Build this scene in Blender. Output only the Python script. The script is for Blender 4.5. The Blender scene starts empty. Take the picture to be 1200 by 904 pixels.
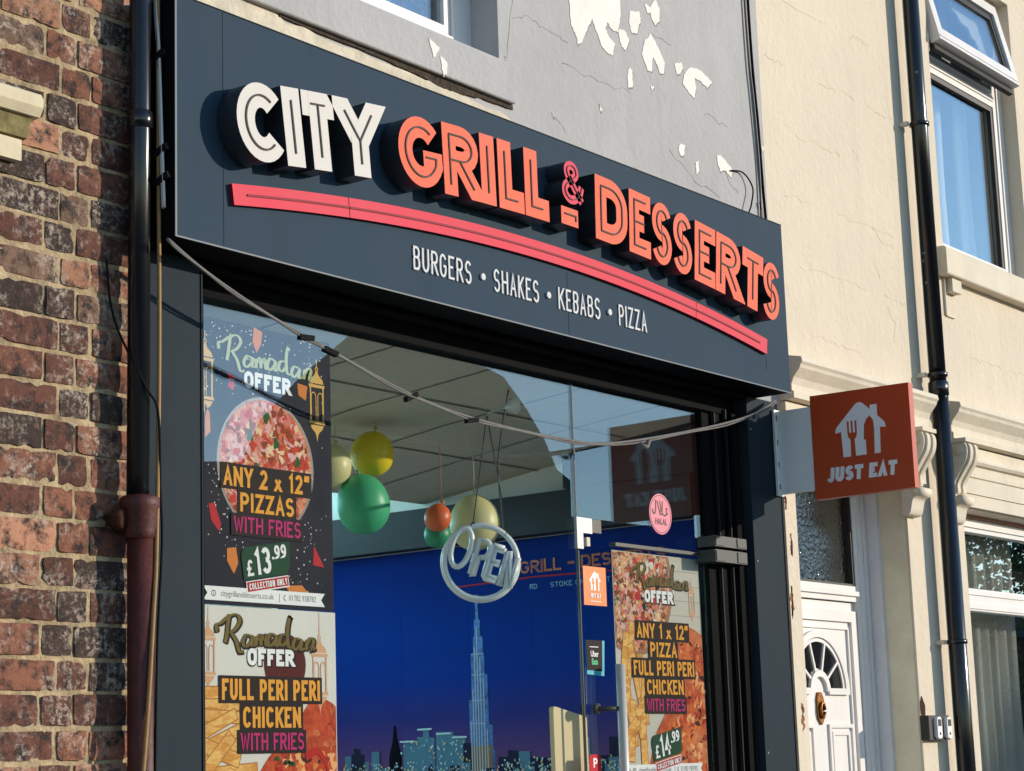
import bpy, bmesh, math, random
from mathutils import Vector, Matrix
random.seed(7)
R = math.radians
S = bpy.context.scene
COL = S.collection

# ------------------------------------------------------------------ camera
cam = bpy.data.cameras.new('camera'); camo = bpy.data.objects.new('camera', cam); COL.objects.link(camo)
cam.sensor_width = 36; cam.lens = 2393.27/1200*36; cam.clip_start = .05; cam.clip_end = 2000
yaw, pitch, roll = 0.930138471, 0.187664146, -0.0332877576
fw = Vector((math.sin(yaw)*math.cos(pitch), math.cos(yaw)*math.cos(pitch), math.sin(pitch)))
rt = Vector((math.cos(yaw), -math.sin(yaw), 0)); up = rt.cross(fw)
r2 = rt*math.cos(roll)+up*math.sin(roll); u2 = up*math.cos(roll)-rt*math.sin(roll)
M = Matrix((r2, u2, -fw)).transposed().to_4x4(); M.translation = Vector((-4.11725, -4.3, 1.45))
camo.matrix_world = M
S.camera = camo

# ------------------------------------------------------------------ sky, sun, exposure
SUN_AZ, SUN_EL = 40, 12.5          # degrees from the facade normal towards +X, and above the horizon
W = bpy.data.worlds.new('World'); S.world = W; W.use_nodes = True
nt = W.node_tree; bg = nt.nodes['Background']
sky = nt.nodes.new('ShaderNodeTexSky'); sky.sky_type = 'NISHITA'; sky.sun_disc = False
sky.sun_elevation = R(SUN_EL); sky.sun_rotation = R(180-SUN_AZ)
sky.air_density = 1.0; sky.dust_density = .05; sky.ozone_density = 2.5
nt.links.new(sky.outputs[0], bg.inputs[0]); bg.inputs[1].default_value = .145
sl = bpy.data.lights.new('sun', 'SUN'); so = bpy.data.objects.new('sun', sl); COL.objects.link(so)
sl.energy = 2.4; sl.angle = R(.5); sl.color = (1, .88, .73)
sd = Vector((math.sin(R(SUN_AZ))*math.cos(R(SUN_EL)), -math.cos(R(SUN_AZ))*math.cos(R(SUN_EL)), math.sin(R(SUN_EL))))
so.rotation_euler = sd.to_track_quat('Z', 'Y').to_euler(); so.location = sd*60
S.view_settings.view_transform = 'Standard'; S.view_settings.look = 'None'
S.view_settings.exposure = .80; S.view_settings.gamma = 1; S.view_settings.use_curve_mapping = False

# ------------------------------------------------------------------ materials
def lin(r, g, b, k=1.0):
    f = lambda c: ((c/255+.055)/1.055)**2.4 if c > 10 else c/255/12.92
    return (f(r)*k, f(g)*k, f(b)*k)
def mat(name, rgb, rough=.6, spec=.5, metal=0, noise=None, bump=None, coat=0, emit=0, stain=0):
    m = bpy.data.materials.new(name); m.use_nodes = True; t = m.node_tree; b = t.nodes['Principled BSDF']
    b.inputs['Base Color'].default_value = (*rgb, 1); b.inputs['Roughness'].default_value = rough
    b.inputs['Specular IOR Level'].default_value = spec; b.inputs['Metallic'].default_value = metal
    b.inputs['Coat Weight'].default_value = coat
    if emit:
        b.inputs['Emission Color'].default_value = (*rgb, 1); b.inputs['Emission Strength'].default_value = emit
    tc = t.nodes.new('ShaderNodeTexCoord')
    if noise:
        sc, amt = noise
        n = t.nodes.new('ShaderNodeTexNoise'); n.inputs['Scale'].default_value = sc; n.inputs['Detail'].default_value = 7
        n.inputs['Roughness'].default_value = .65
        t.links.new(tc.outputs['Object'], n.inputs['Vector'])
        mr = t.nodes.new('ShaderNodeMapRange'); mr.inputs[1].default_value = .3; mr.inputs[2].default_value = .7
        mr.inputs[3].default_value = 1-amt; mr.inputs[4].default_value = 1+amt*.6
        t.links.new(n.outputs[0], mr.inputs[0])
        mx = t.nodes.new('ShaderNodeVectorMath'); mx.operation = 'SCALE'; mx.inputs[0].default_value = rgb
        src = mr.outputs[0]
        if stain:      # rain streaks and dirt: noise drawn out downwards, plus fine specks
            mp = t.nodes.new('ShaderNodeMapping'); mp.inputs['Scale'].default_value = (7, 7, .55); t.links.new(tc.outputs['Object'], mp.inputs[0])
            ns = t.nodes.new('ShaderNodeTexNoise'); ns.inputs['Scale'].default_value = 1.0; ns.inputs['Detail'].default_value = 8; ns.inputs['Roughness'].default_value = .7; t.links.new(mp.outputs[0], ns.inputs['Vector'])
            r1 = t.nodes.new('ShaderNodeMapRange'); r1.inputs[1].default_value = .52; r1.inputs[2].default_value = .75; r1.inputs[3].default_value = 1; r1.inputs[4].default_value = 1-stain; t.links.new(ns.outputs[0], r1.inputs[0])
            nf = t.nodes.new('ShaderNodeTexNoise'); nf.inputs['Scale'].default_value = 55; nf.inputs['Detail'].default_value = 3; t.links.new(tc.outputs['Object'], nf.inputs['Vector'])
            r2_ = t.nodes.new('ShaderNodeMapRange'); r2_.inputs[1].default_value = .68; r2_.inputs[2].default_value = .78; r2_.inputs[3].default_value = 1; r2_.inputs[4].default_value = 1-stain*1.3; t.links.new(nf.outputs[0], r2_.inputs[0])
            for q in (r1, r2_):
                mu_ = t.nodes.new('ShaderNodeMath'); mu_.operation = 'MULTIPLY'; t.links.new(src, mu_.inputs[0]); t.links.new(q.outputs[0], mu_.inputs[1]); src = mu_.outputs[0]
        t.links.new(src, mx.inputs['Scale']); t.links.new(mx.outputs[0], b.inputs['Base Color'])
        rr = t.nodes.new('ShaderNodeMapRange'); rr.inputs[3].default_value = max(0, rough-.1); rr.inputs[4].default_value = min(1, rough+.12)
        t.links.new(n.outputs[0], rr.inputs[0]); t.links.new(rr.outputs[0], b.inputs['Roughness'])
    if bump:
        sc, st, dist = bump
        n2 = t.nodes.new('ShaderNodeTexNoise'); n2.inputs['Scale'].default_value = sc; n2.inputs['Detail'].default_value = 8
        t.links.new(tc.outputs['Object'], n2.inputs['Vector'])
        bp = t.nodes.new('ShaderNodeBump'); bp.inputs['Strength'].default_value = st; bp.inputs['Distance'].default_value = dist
        t.links.new(n2.outputs[0], bp.inputs['Height']); t.links.new(bp.outputs[0], b.inputs['Normal'])
    return m
def voro(name, cols, scale, rough=.5, stretch=(1, 1, 1), bumpd=.0, warp=.5):
    """printed food: noise-warped voronoi cells through a colour ramp"""
    m = mat(name, cols[0], .6, .12); t = m.node_tree; b = t.nodes['Principled BSDF']
    tc = t.nodes.new('ShaderNodeTexCoord'); mp = t.nodes.new('ShaderNodeMapping'); mp.inputs['Scale'].default_value = stretch
    t.links.new(tc.outputs['Object'], mp.inputs[0])
    n = t.nodes.new('ShaderNodeTexNoise'); n.inputs['Scale'].default_value = scale*.6; n.inputs['Detail'].default_value = 4
    t.links.new(mp.outputs[0], n.inputs['Vector'])
    ad = t.nodes.new('ShaderNodeVectorMath'); ad.operation = 'MULTIPLY_ADD'; ad.inputs[1].default_value = (warp/scale*3,)*3
    t.links.new(n.outputs['Color'], ad.inputs[0]); t.links.new(mp.outputs[0], ad.inputs[2])
    v = t.nodes.new('ShaderNodeTexVoronoi'); v.inputs['Scale'].default_value = scale
    t.links.new(ad.outputs[0], v.inputs['Vector'])
    n2 = t.nodes.new('ShaderNodeTexNoise'); n2.inputs['Scale'].default_value = scale*2; n2.inputs['Detail'].default_value = 5
    t.links.new(mp.outputs[0], n2.inputs['Vector'])
    sp = t.nodes.new('ShaderNodeSeparateColor'); t.links.new(v.outputs['Color'], sp.inputs[0])
    mm = t.nodes.new('ShaderNodeMath'); mm.operation = 'MULTIPLY_ADD'; mm.inputs[1].default_value = .6; mm.inputs[2].default_value = -.1
    t.links.new(n2.outputs[0], mm.inputs[0])
    a = t.nodes.new('ShaderNodeMath'); a.operation = 'MULTIPLY_ADD'; a.inputs[1].default_value = .75
    t.links.new(sp.outputs[0], a.inputs[0]); t.links.new(mm.outputs[0], a.inputs[2])
    cr = t.nodes.new('ShaderNodeValToRGB'); e = cr.color_ramp
    while len(e.elements) < len(cols): e.elements.new(.5)
    for i, c in enumerate(cols): e.elements[i].position = i/(len(cols)-1); e.elements[i].color = (*c, 1)
    t.links.new(a.outputs[0], cr.inputs[0]); t.links.new(cr.outputs[0], b.inputs['Base Color'])
    return m
def glass(name, base, tint=(.93, .96, .95), power=4.5, bump=None, refl=(1, 1, 1)):
    m = bpy.data.materials.new(name); m.use_nodes = True; t = m.node_tree; t.nodes.clear()
    o = t.nodes.new('ShaderNodeOutputMaterial'); mx = t.nodes.new('ShaderNodeMixShader')
    tr = t.nodes.new('ShaderNodeBsdfTransparent'); tr.inputs[0].default_value = (*tint, 1)
    gl = t.nodes.new('ShaderNodeBsdfGlossy'); gl.inputs['Roughness'].default_value = 0; gl.inputs[0].default_value = (*refl, 1)
    lw = t.nodes.new('ShaderNodeLayerWeight'); lw.inputs[0].default_value = .5
    p = t.nodes.new('ShaderNodeMath'); p.operation = 'POWER'; p.inputs[1].default_value = power
    t.links.new(lw.outputs['Facing'], p.inputs[0])
    r = t.nodes.new('ShaderNodeMapRange'); r.inputs[3].default_value = base; r.inputs[4].default_value = 1
    t.links.new(p.outputs[0], r.inputs[0]); t.links.new(r.outputs[0], mx.inputs[0])
    t.links.new(tr.outputs[0], mx.inputs[1]); t.links.new(gl.outputs[0], mx.inputs[2]); t.links.new(mx.outputs[0], o.inputs[0])
    if bump:
        tc = t.nodes.new('ShaderNodeTexCoord'); v = t.nodes.new('ShaderNodeTexNoise'); v.inputs['Scale'].default_value = bump[0]
        v.inputs['Detail'].default_value = bump[2] if len(bump) > 2 else 2
        t.links.new(tc.outputs['Object'], v.inputs['Vector'])
        bp = t.nodes.new('ShaderNodeBump'); bp.inputs['Strength'].default_value = bump[1]; bp.inputs['Distance'].default_value = .01
        t.links.new(v.outputs[0], bp.inputs['Height']); t.links.new(bp.outputs[0], gl.inputs['Normal'])
    return m

FASC = mat('slate_panel_paint', lin(58, 80, 98, .66), .6, .06, noise=(1.7, .10), stain=.12)
EDGE = mat('panel_edge', lin(120, 135, 145, .45), .5, .3)
PILA = mat('dark_slate_paint', lin(56, 70, 80, .50), .6, .06, noise=(3, .14), bump=(60, .05, .002), stain=.15)
BLACK = mat('black_frame_paint', (.005, .0055, .006), .7, .04)
SEAM = mat('seam_shadow_gap', (.02, .028, .034), .7, .2)
LWHITE = mat('white_letter_face', lin(228, 222, 214, .80), .55, .2, noise=(9, .04))
LORANGE = mat('orange_letter_face', lin(240, 106, 74, .90), .55, .15, noise=(7, .06))
LPINK = mat('pink_letter_face', lin(222, 62, 88, .9), .55, .15)
LSIDE = mat('letter_return', (.026, .030, .036), .3, .5)
INLAY = mat('letter_inlay', lin(70, 58, 56, .8), .6, .2)
STRIPE = mat('red_stripe_acrylic', lin(226, 68, 86, .90), .55, .12, noise=(4, .06))
STRIN = mat('stripe_groove', lin(150, 30, 50, .8), .6, .2)
GREY = mat('grey_masonry_paint', lin(182, 180, 179, .93), .85, .2, noise=(2.2, .10), bump=(38, .6, .007), stain=.10)
PEEL = mat('bare_plaster', lin(242, 232, 224, .98), .9, .1, noise=(14, .08), bump=(60, .4, .003))
EDGE_SHADE = mat('peel_edge_shade', lin(150, 147, 144, .8), .9, .1)  # darker offset rim paints in the edge shade of the paint's thickness
BEIGE = mat('weathered_beige_render', lin(216, 205, 184, .95), .9, .1, noise=(11, .22), bump=(35, .8, .008))
ck = lambda c: (c[0]*.915, c[1]*.955, c[2]*1.13)
CREAM = mat('cream_masonry_paint', ck(lin(232, 214, 178, .93)), .85, .2, noise=(1.3, .07), bump=(30, .6, .009), stain=.09)
CREAM2 = mat('cream_moulding_paint', ck(lin(234, 218, 182, .93)), .75, .2, noise=(5, .10), bump=(50, .45, .004), stain=.12)
CRACK = mat('hairline_crack', lin(120, 100, 78, .6), .95, .05)
UPVC = mat('white_upvc', (.74, .71, .68), .4, .35, noise=(3, .05), stain=.08)
LINING = mat('white_timber_lining', (.72, .72, .74), .5, .3, noise=(6, .06))
GASK = mat('window_gasket', (.012, .012, .013), .5, .4)
PIPEB = mat('black_gloss_pipe', (.008, .009, .011), .2, .55, bump=(30, .06, .002))
PIPER = mat('oxide_red_iron', lin(92, 42, 34, .75), .55, .4, noise=(14, .4), bump=(70, .5, .004))
RUST = mat('rusty_iron', lin(88, 52, 36, .6), .85, .2, noise=(40, .5), bump=(90, .8, .006))
CHROME = mat('brushed_steel', (.30, .30, .30), .5, .4, .6)
STEELD = mat('dull_steel', (.05, .049, .047), .42, .3, .2)
GALV = mat('grey_cable', lin(165, 160, 154, .42), .6, .2, noise=(30, .2))
TAPE = mat('black_tape', (.012, .012, .012), .85, .08)
TAN = mat('tan_cable', lin(170, 130, 80, .8), .6, .3, noise=(40, .2))
WHITEP = mat('white_plastic', (.80, .80, .79), .4, .4)
PANEG = glass('shop_glass', .07, (.965, .98, .975), bump=(.9, .004), refl=(.78, .90, 1))
HGLASS = glass('house_glass', .195, (.96, .98, .98), 4, bump=(1.2, .012), refl=(.92, .97, 1))
OBSC = glass('patterned_glass', .22, (.45, .48, .48), 4, bump=(46, .5, 3))
INTW = mat('shop_wall_paint', (.74, .71, .66), .8, .2, noise=(2, .05))
CEIL = mat('ceiling_tile', lin(214, 204, 184, .95), .9, .1, noise=(26, .08))
CEILG = mat('ceiling_grid', (.20, .19, .17), .8, .1)
BOXD = mat('dark_boxing', (.018, .019, .022), .6, .3)
FLOOR = mat('floor_tile', (.60, .57, .52), .4, .4, noise=(4, .1))
DARK = mat('dark_room', (.03, .028, .026), .9, .1)  # near-black colour stands in for the unlit rooms behind the windows
CURT = mat('net_curtain', lin(212, 208, 196, .95), .9, .1, noise=(3, .08))
CURTW = mat('white_curtain', lin(228, 224, 214, .9), .9, .1)
ORNG = mat('sign_orange', lin(216, 80, 32, .72), .4, .4, noise=(3, .05))
LOGOW = mat('logo_white', (.80, .78, .76), .45, .3)
ASPH = mat('asphalt', (.05, .05, .052), .9, .2, noise=(3, .3), bump=(80, .5, .01))
PAVE = mat('paving', (.26, .25, .235), .85, .2, noise=(2, .2), bump=(50, .4, .006))
KERB = mat('kerb_concrete', (.32, .31, .29), .85, .2, noise=(5, .15))
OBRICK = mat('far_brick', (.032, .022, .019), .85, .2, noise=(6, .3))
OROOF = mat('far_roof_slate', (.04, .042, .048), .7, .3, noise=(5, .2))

# ------------------------------------------------------------------ mesh helpers
class Fr:
    def __init__(s, o, u, v, w): s.o, s.u, s.v, s.w = Vector(o), Vector(u), Vector(v), Vector(w)
    def p(s, u, v, w=0): return s.o+s.u*u+s.v*v+s.w*w
    def at(s, u, v, w=0, rot=0):
        c, n = math.cos(rot), math.sin(rot)
        return Fr(s.p(u, v, w), s.u*c+s.v*n, s.v*c-s.u*n, s.w)
def FAC(y, x=0, z=0): return Fr((x, y, z), (1, 0, 0), (0, 0, 1), (0, -1, 0))     # a face looking out to the street
class MB:
    def __init__(s): s.v = []; s.f = []; s.m = []; s.sm = []; s.k = 0
    def face(s, pts, m=0, sm=False):
        i = len(s.v); s.v += [tuple(p) for p in pts]; s.f.append(list(range(i, i+len(pts)))); s.m.append(m); s.sm.append(sm)
    def idx(s, ids, m=0, sm=False): s.f.append(ids); s.m.append(m); s.sm.append(sm)
    def poly(s, F, pts, w=0, m=0): s.face([F.p(a, b, w) for a, b in pts], m); return s
    def prism(s, F, pts, w0, w1, m=0, ms=None, back=True):
        ms = m if ms is None else ms; n = len(pts); i = len(s.v)
        s.v += [tuple(F.p(a, b, w1)) for a, b in pts]+[tuple(F.p(a, b, w0)) for a, b in pts]
        s.idx(list(range(i, i+n)), m)
        if back: s.idx(list(range(i+2*n-1, i+n-1, -1)), ms)
        for k in range(n): s.idx([i+k, i+n+k, i+n+(k+1) % n, i+(k+1) % n], ms)
        return s
    def rect(s, F, u0, u1, v0, v1, w=0, m=0): return s.poly(F, [(u0, v0), (u1, v0), (u1, v1), (u0, v1)], w, m)
    def box(s, x0, x1, y0, y1, z0, z1, m=0, ms=None):
        return s.prism(Fr((0, 0, 0), (1, 0, 0), (0, 0, 1), (0, -1, 0)), [(x0, z0), (x1, z0), (x1, z1), (x0, z1)], -y1, -y0, m, ms)
    def ribbon(s, F, pts, t, w1, w0=None, m=0, ms=None, closed=False, widths=None, caps=(None, None)):
        pts = [p for i, p in enumerate(pts) if i == 0 or widths or math.hypot(p[0]-pts[i-1][0], p[1]-pts[i-1][1]) > 1e-5]
        n = len(pts); L = []; Rr = []
        for k in range(n):
            a = pts[k-1] if (k > 0 or closed) else None; b = pts[(k+1) % n] if (k < n-1 or closed) else None; p = pts[k]
            d1 = d2 = None
            if a: l = math.hypot(p[0]-a[0], p[1]-a[1]) or 1; d1 = ((p[0]-a[0])/l, (p[1]-a[1])/l)
            if b: l = math.hypot(b[0]-p[0], b[1]-p[1]) or 1; d2 = ((b[0]-p[0])/l, (b[1]-p[1])/l)
            d1 = d1 or d2; d2 = d2 or d1
            nx, ny = -(d1[1]+d2[1]), d1[0]+d2[0]; l = math.hypot(nx, ny)
            if l < .3: nx, ny = -d1[1], d1[0]; l = 1
            nx, ny = nx/l, ny/l
            k2 = 1/max(.45, nx*-d1[1]+ny*d1[0]); h = (widths[k] if widths else t)/2*k2
            L.append((p[0]+nx*h, p[1]+ny*h)); Rr.append((p[0]-nx*h, p[1]-ny*h))
        for e, q in ((0, caps[0]), (n-1, caps[1])):
            if q is None or n < 2: continue
            o_ = pts[1] if e == 0 else pts[n-2]; d_ = (pts[e][0]-o_[0], pts[e][1]-o_[1])
            for A in (L, Rr): k2 = (q-A[e][1])/d_[1]; A[e] = (A[e][0]+d_[0]*k2, q)
        ms = m if ms is None else ms
        w1 += s.k*.00011*(1 if w0 is None else 3); s.k = (s.k+1) % 7
        rng = range(n if closed else n-1); i = len(s.v)
        s.v += [tuple(F.p(*q, w1)) for q in L]+[tuple(F.p(*q, w1)) for q in Rr]
        if w0 is not None: s.v += [tuple(F.p(*q, w0)) for q in L]+[tuple(F.p(*q, w0)) for q in Rr]
        for k in rng:
            j = (k+1) % n
            s.idx([i+n+k, i+n+j, i+j, i+k], m)
            if w0 is not None:
                s.idx([i+k, i+j, i+2*n+j, i+2*n+k], ms); s.idx([i+n+j, i+n+k, i+3*n+k, i+3*n+j], ms); s.idx([i+2*n+k, i+2*n+j, i+3*n+j, i+3*n+k], ms)
        if w0 is not None and not closed:
            s.idx([i, i+2*n, i+3*n, i+n], ms); e = n-1; s.idx([i+n+e, i+3*n+e, i+2*n+e, i+e], ms)
        return s
    def tube(s, pts, r, n=8, m=0, cap=True, closed=False):
        P = [Vector(p) for p in pts]; i = len(s.v); N = len(P); ref = None
        for k, p in enumerate(P):
            d = (P[(k+1) % N if closed else min(k+1, N-1)]-P[k-1 if closed else max(k-1, 0)]).normalized()
            if ref is None: ref = d.orthogonal().normalized()
            a = (ref-d*ref.dot(d)).normalized(); ref = a; b = d.cross(a); rr = r[k] if isinstance(r, (list, tuple)) else r
            s.v += [tuple(p+(a*math.cos(t*math.tau/n)+b*math.sin(t*math.tau/n))*rr) for t in range(n)]
        for k in range(N if closed else N-1):
            q = (k+1) % N
            for t in range(n): s.idx([i+k*n+t, i+k*n+(t+1) % n, i+q*n+(t+1) % n, i+q*n+t], m, True)
        if cap and not closed: s.idx(list(range(i+n-1, i-1, -1)), m); s.idx(list(range(i+(N-1)*n, i+N*n)), m)
        return s
    def lathe(s, c, prof, ax=(0, 0, 1), n=20, m=0):
        """prof: (radius, height) along ax from c"""
        d = Vector(ax).normalized(); a = d.orthogonal().normalized(); b = d.cross(a); c = Vector(c); i = len(s.v); N = len(prof)
        for r, h in prof: s.v += [tuple(c+d*h+(a*math.cos(t*math.tau/n)+b*math.sin(t*math.tau/n))*r) for t in range(n)]
        for k in range(N-1):
            for t in range(n): s.idx([i+k*n+t, i+k*n+(t+1) % n, i+(k+1)*n+(t+1) % n, i+(k+1)*n+t], m, True)
        return s
    def build(s, name, mats, parent=None, recalc=True):
        me = bpy.data.meshes.new(name); me.from_pydata(s.v, [], s.f)
        for m in (mats if isinstance(mats, (list, tuple)) else [mats]): me.materials.append(m)
        for p, m, q in zip(me.polygons, s.m, s.sm): p.material_index = m; p.use_smooth = q
        if recalc:
            b = bmesh.new(); b.from_mesh(me); bmesh.ops.recalc_face_normals(b, faces=b.faces); b.to_mesh(me); b.free()
        o = bpy.data.objects.new(name, me); COL.objects.link(o)
        if parent: o.parent = parent; o.matrix_parent_inverse = Matrix.Translation(-parent.location)
        return o
def build_each(mb, name, mats, parent):
    """every separate piece of a builder becomes an object of its own"""
    par = list(range(len(mb.v)))
    def fd(i):
        while par[i] != i: par[i] = par[par[i]]; i = par[i]
        return i
    for f in mb.f:
        for q in f[1:]: par[fd(q)] = fd(f[0])
    grp = {}
    for k, f in enumerate(mb.f): grp.setdefault(fd(f[0]), []).append(k)
    for ks in grp.values():
        n = MB(); mp = {}
        for k in ks:
            ids = []
            for q in mb.f[k]:
                if q not in mp: mp[q] = len(n.v); n.v.append(mb.v[q])
                ids.append(mp[q])
            n.idx(ids, mb.m[k], mb.sm[k])
        o = n.build(name, mats, parent)
    return o
def tag(o, label=None, cat=None, group=None, kind=None):
    if label: o['label'] = label
    if cat: o['category'] = cat
    if group: o['group'] = group
    if kind: o['kind'] = kind
    return o
def thing(name, label, cat, loc=(0, 0, 0), group=None):
    o = bpy.data.objects.new(name, None); o.empty_display_size = .1; o.location = loc; COL.objects.link(o)
    return tag(o, label, cat, group)
def arc(cx, cy, rx, ry, a0, a1, n=14): return [(cx+rx*math.cos(R(a0+(a1-a0)*k/n)), cy+ry*math.sin(R(a0+(a1-a0)*k/n))) for k in range(n+1)]
def circ(cx, cy, r, n=28, ry=None): return arc(cx, cy, r, ry or r, 0, 360, n)[:-1]
def smooth(pts, n=5, closed=False):
    out = []; N = len(pts)
    for i in range(N if closed else N-1):
        g = (lambda k: pts[k % N]) if closed else (lambda k: pts[min(max(k, 0), N-1)])
        p0, p1, p2, p3 = g(i-1), g(i), g(i+1), g(i+2)
        for k in range(n):
            t = k/n
            out.append(tuple(.5*(2*b+(c-a)*t+(2*a-5*b+4*c-d)*t*t+(3*b-a-3*c+d)*t**3) for a, b, c, d in zip(p0, p1, p2, p3)))
    if not closed: out.append(tuple(pts[-1]))
    return out
def jag(pts, amp=.006, n=4):
    """ragged outline"""
    out = []
    for i in range(len(pts)):
        a, b = pts[i], pts[(i+1) % len(pts)]
        for k in range(n):
            t = k/n; out.append((a[0]+(b[0]-a[0])*t+random.uniform(-amp, amp), a[1]+(b[1]-a[1])*t+random.uniform(-amp, amp)))
    return out

# ------------------------------------------------------------------ lettering: a stroke alphabet (box 0..1) and the built-in font
def rr(cx, rx, y0, y1):   # rounded loop
    k = min(.5, rx*.9); h = (y1-y0); q = min(.5*h, .34)
    return arc(cx, y1-q, rx, q, 0, 180, 10)+arc(cx, y0+q, rx, q, 180, 360, 10)
GL = {
 'A': (1, [[(0, 0), (.5, 1), (1, 0)], [(.2, .32), (.8, .32)]]), 'B': (.95, [[(0, 0), (0, 1)], [(0, 1), (.55, 1)]+arc(.55, .77, .4, .23, 90, -90, 8)+[(0, .54)], [(0, .54), (.6, .54)]+arc(.6, .27, .4, .27, 90, -90, 8)+[(0, 0)]]),
 'C': (1, [arc(.5, .68, .5, .32, 22, 180, 10)+arc(.5, .32, .5, .32, 180, 338, 10)]), 'D': (1, [[(0, 0), (0, 1)], [(0, 1), (.4, 1)]+arc(.42, .62, .58, .38, 90, 0, 8)+arc(.42, .38, .58, .38, 0, -90, 8)+[(0, 0)]]),
 'E': (.85, [[(1, 1), (0, 1), (0, 0), (1, 0)], [(0, .52), (.85, .52)]]), 'F': (.82, [[(1, 1), (0, 1), (0, 0)], [(0, .52), (.85, .52)]]),
 'G': (1, [arc(.5, .68, .5, .32, 22, 180, 10)+arc(.5, .32, .5, .32, 180, 360, 10)+[(1, .48), (.58, .48)]]), 'H': (1, [[(0, 0), (0, 1)], [(1, 0), (1, 1)], [(0, .52), (1, .52)]]),
 'I': (0, [[(.5, 0), (.5, 1)]]), 'J': (.7, [[(1, 1), (1, .3)]+arc(.5, .3, .5, .3, 0, -160, 10)]), 'K': (1, [[(0, 0), (0, 1)], [(1, 1), (.05, .42)], [(.32, .58), (1, 0)]]),
 'L': (.8, [[(0, 1), (0, 0), (1, 0)]]), 'M': (1.3, [[(0, 0), (0, 1), (.5, .25), (1, 1), (1, 0)]]), 'N': (1.05, [[(0, 0), (0, 1)], [(0, 1), (1, 0)], [(1, 0), (1, 1)]]),
 'O': (1.05, ['c', rr(.5, .5, 0, 1)]), 'P': (.95, [[(0, 0), (0, 1)], [(0, 1), (.5, 1)]+arc(.5, .73, .5, .27, 90, -90, 10)+[(0, .46)]]),
 'R': (1, [[(0, 0), (0, 1)], [(0, 1), (.5, 1)]+arc(.5, .75, .47, .25, 90, -90, 10)+[(0, .5)], [(.42, .5), (1, 0)]]),
 'S': (.95, [arc(.5, .75, .48, .25, 25, 180, 9)+arc(.5, .75, .48, .25, 200, 262, 5)+arc(.5, .25, .5, .27, 82, 0, 6)+arc(.5, .27, .5, .27, -20, -155, 9)]),
 'T': (.95, [[(0, 1), (1, 1)], [(.5, 1), (.5, 0)]]), 'U': (1, [[(0, 1), (0, .32)]+arc(.5, .32, .5, .32, 180, 360, 12)+[(1, 1)]]), 'V': (1, [[(0, 1), (.5, 0), (1, 1)]]),
 'W': (1.45, [[(0, 1), (.25, 0), (.5, .9), (.75, 0), (1, 1)]]), 'X': (1, [[(0, 1), (1, 0)], [(0, 0), (1, 1)]]), 'x': (.8, [[(0, .62), (1, 0)], [(0, 0), (1, .62)]]),
 'Y': (1, [[(0, 1), (.5, .45)], [(1, 1), (.5, .45)], [(.5, .5), (.5, 0)]]), 'Z': (.95, [[(0, 1), (1, 1), (0, 0), (1, 0)]]),
 '0': (.9, ['c', rr(.5, .5, 0, 1)]), '1': (.45, [[(0, .78), (.8, 1), (.8, 0)]]), '2': (.9, [arc(.5, .72, .48, .28, 165, -25, 10)+[(0, 0), (1, 0)]]),
 '3': (.9, [arc(.48, .76, .45, .24, 155, -80, 10)+[(.4, .53)], [(.4, .53)]+arc(.48, .27, .5, .27, 80, -155, 10)]), '4': (.95, [[(.7, 0), (.7, 1), (0, .3), (1, .3)]]),
 '9': (.9, ['c', arc(.5, .68, .46, .32, 0, 345, 16), [(.96, .66), (.9, .3), (.7, .08), (.4, 0)]]), '\u00a3': (.85, [arc(.62, .74, .35, .26, 20, 180, 8)+[(.27, .3), (.05, 0), (1, 0)], [(0, .45), (.75, .45)]]),
 '.': (0, [[(.5, 0), (.5, .10)]]), '"': (.45, [[(.1, 1), (0, .72)], [(1, 1), (.9, .72)]]), '\u2022': (0, [[(.5, .40), (.5, .60)]]), '-': (.6, [[(0, .5), (1, .5)]]),
}
def glyph(mb, F, ch, x, y, w, h, t, w1, w0=None, m=0, ms=None, shear=0, bar=1.0):
    """one letter whose outline fills w x h"""
    gw, st = GL[ch]; closed = False
    for q in st:
        if q == 'c': closed = True; continue
        pts = []; caps = [None, None]
        for k, (a, b) in enumerate(q):
            yy = t/2+b*(h-t); xx = x+t/2+a*(w-t)
            if k in (0, len(q)-1) and not closed and len(q) > 1:      # square ends reach the outline
                da = (q[0][0]-q[1][0], q[0][1]-q[1][1]) if k == 0 else (q[-1][0]-q[-2][0], q[-1][1]-q[-2][1])
                l = math.hypot(da[0]*(w-t), da[1]*(h-t)) or 1
                if b in (0, 1) and abs(da[1]) > 1e-6 and abs(da[0]) > 1e-6: caps[0 if k == 0 else 1] = y+b*h
                elif b in (0, 1) and abs(da[1]) > 1e-6: yy += math.copysign(t/2, da[1])
                if a in (0, 1) and abs(da[0]) > 1e-6 and abs(da[1]) < 1e-6: xx += math.copysign(t/2, da[0])
            pts.append((xx+shear*yy, y+yy))
        mb.ribbon(F, pts, t*(bar if len(q) > 2 or ch in 'EFHR' else 1), w1, w0, m, ms, closed, caps=caps); closed = False
def word(mb, F, txt, x, y, h, cw, t, gap, w1, w0=None, m=0, ms=None, shear=0, align='l', fit=None):
    def wd(c): return cw*.45 if c == ' ' else max(t*(1.15 if c in '.\u2022' else 1.0), GL[c][0]*(cw-t)+t)
    tot = sum(wd(c)+gap for c in txt)-gap; k = 1
    if fit: k = fit/tot
    x0 = x-(tot*k/2 if align == 'c' else 0)
    for c in txt:
        if c != ' ': glyph(mb, F, c, x0, y, wd(c)*k, h, t, w1, w0, m, ms, shear)
        x0 += (wd(c)+gap)*k
    return x0
_tc = {}
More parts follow.
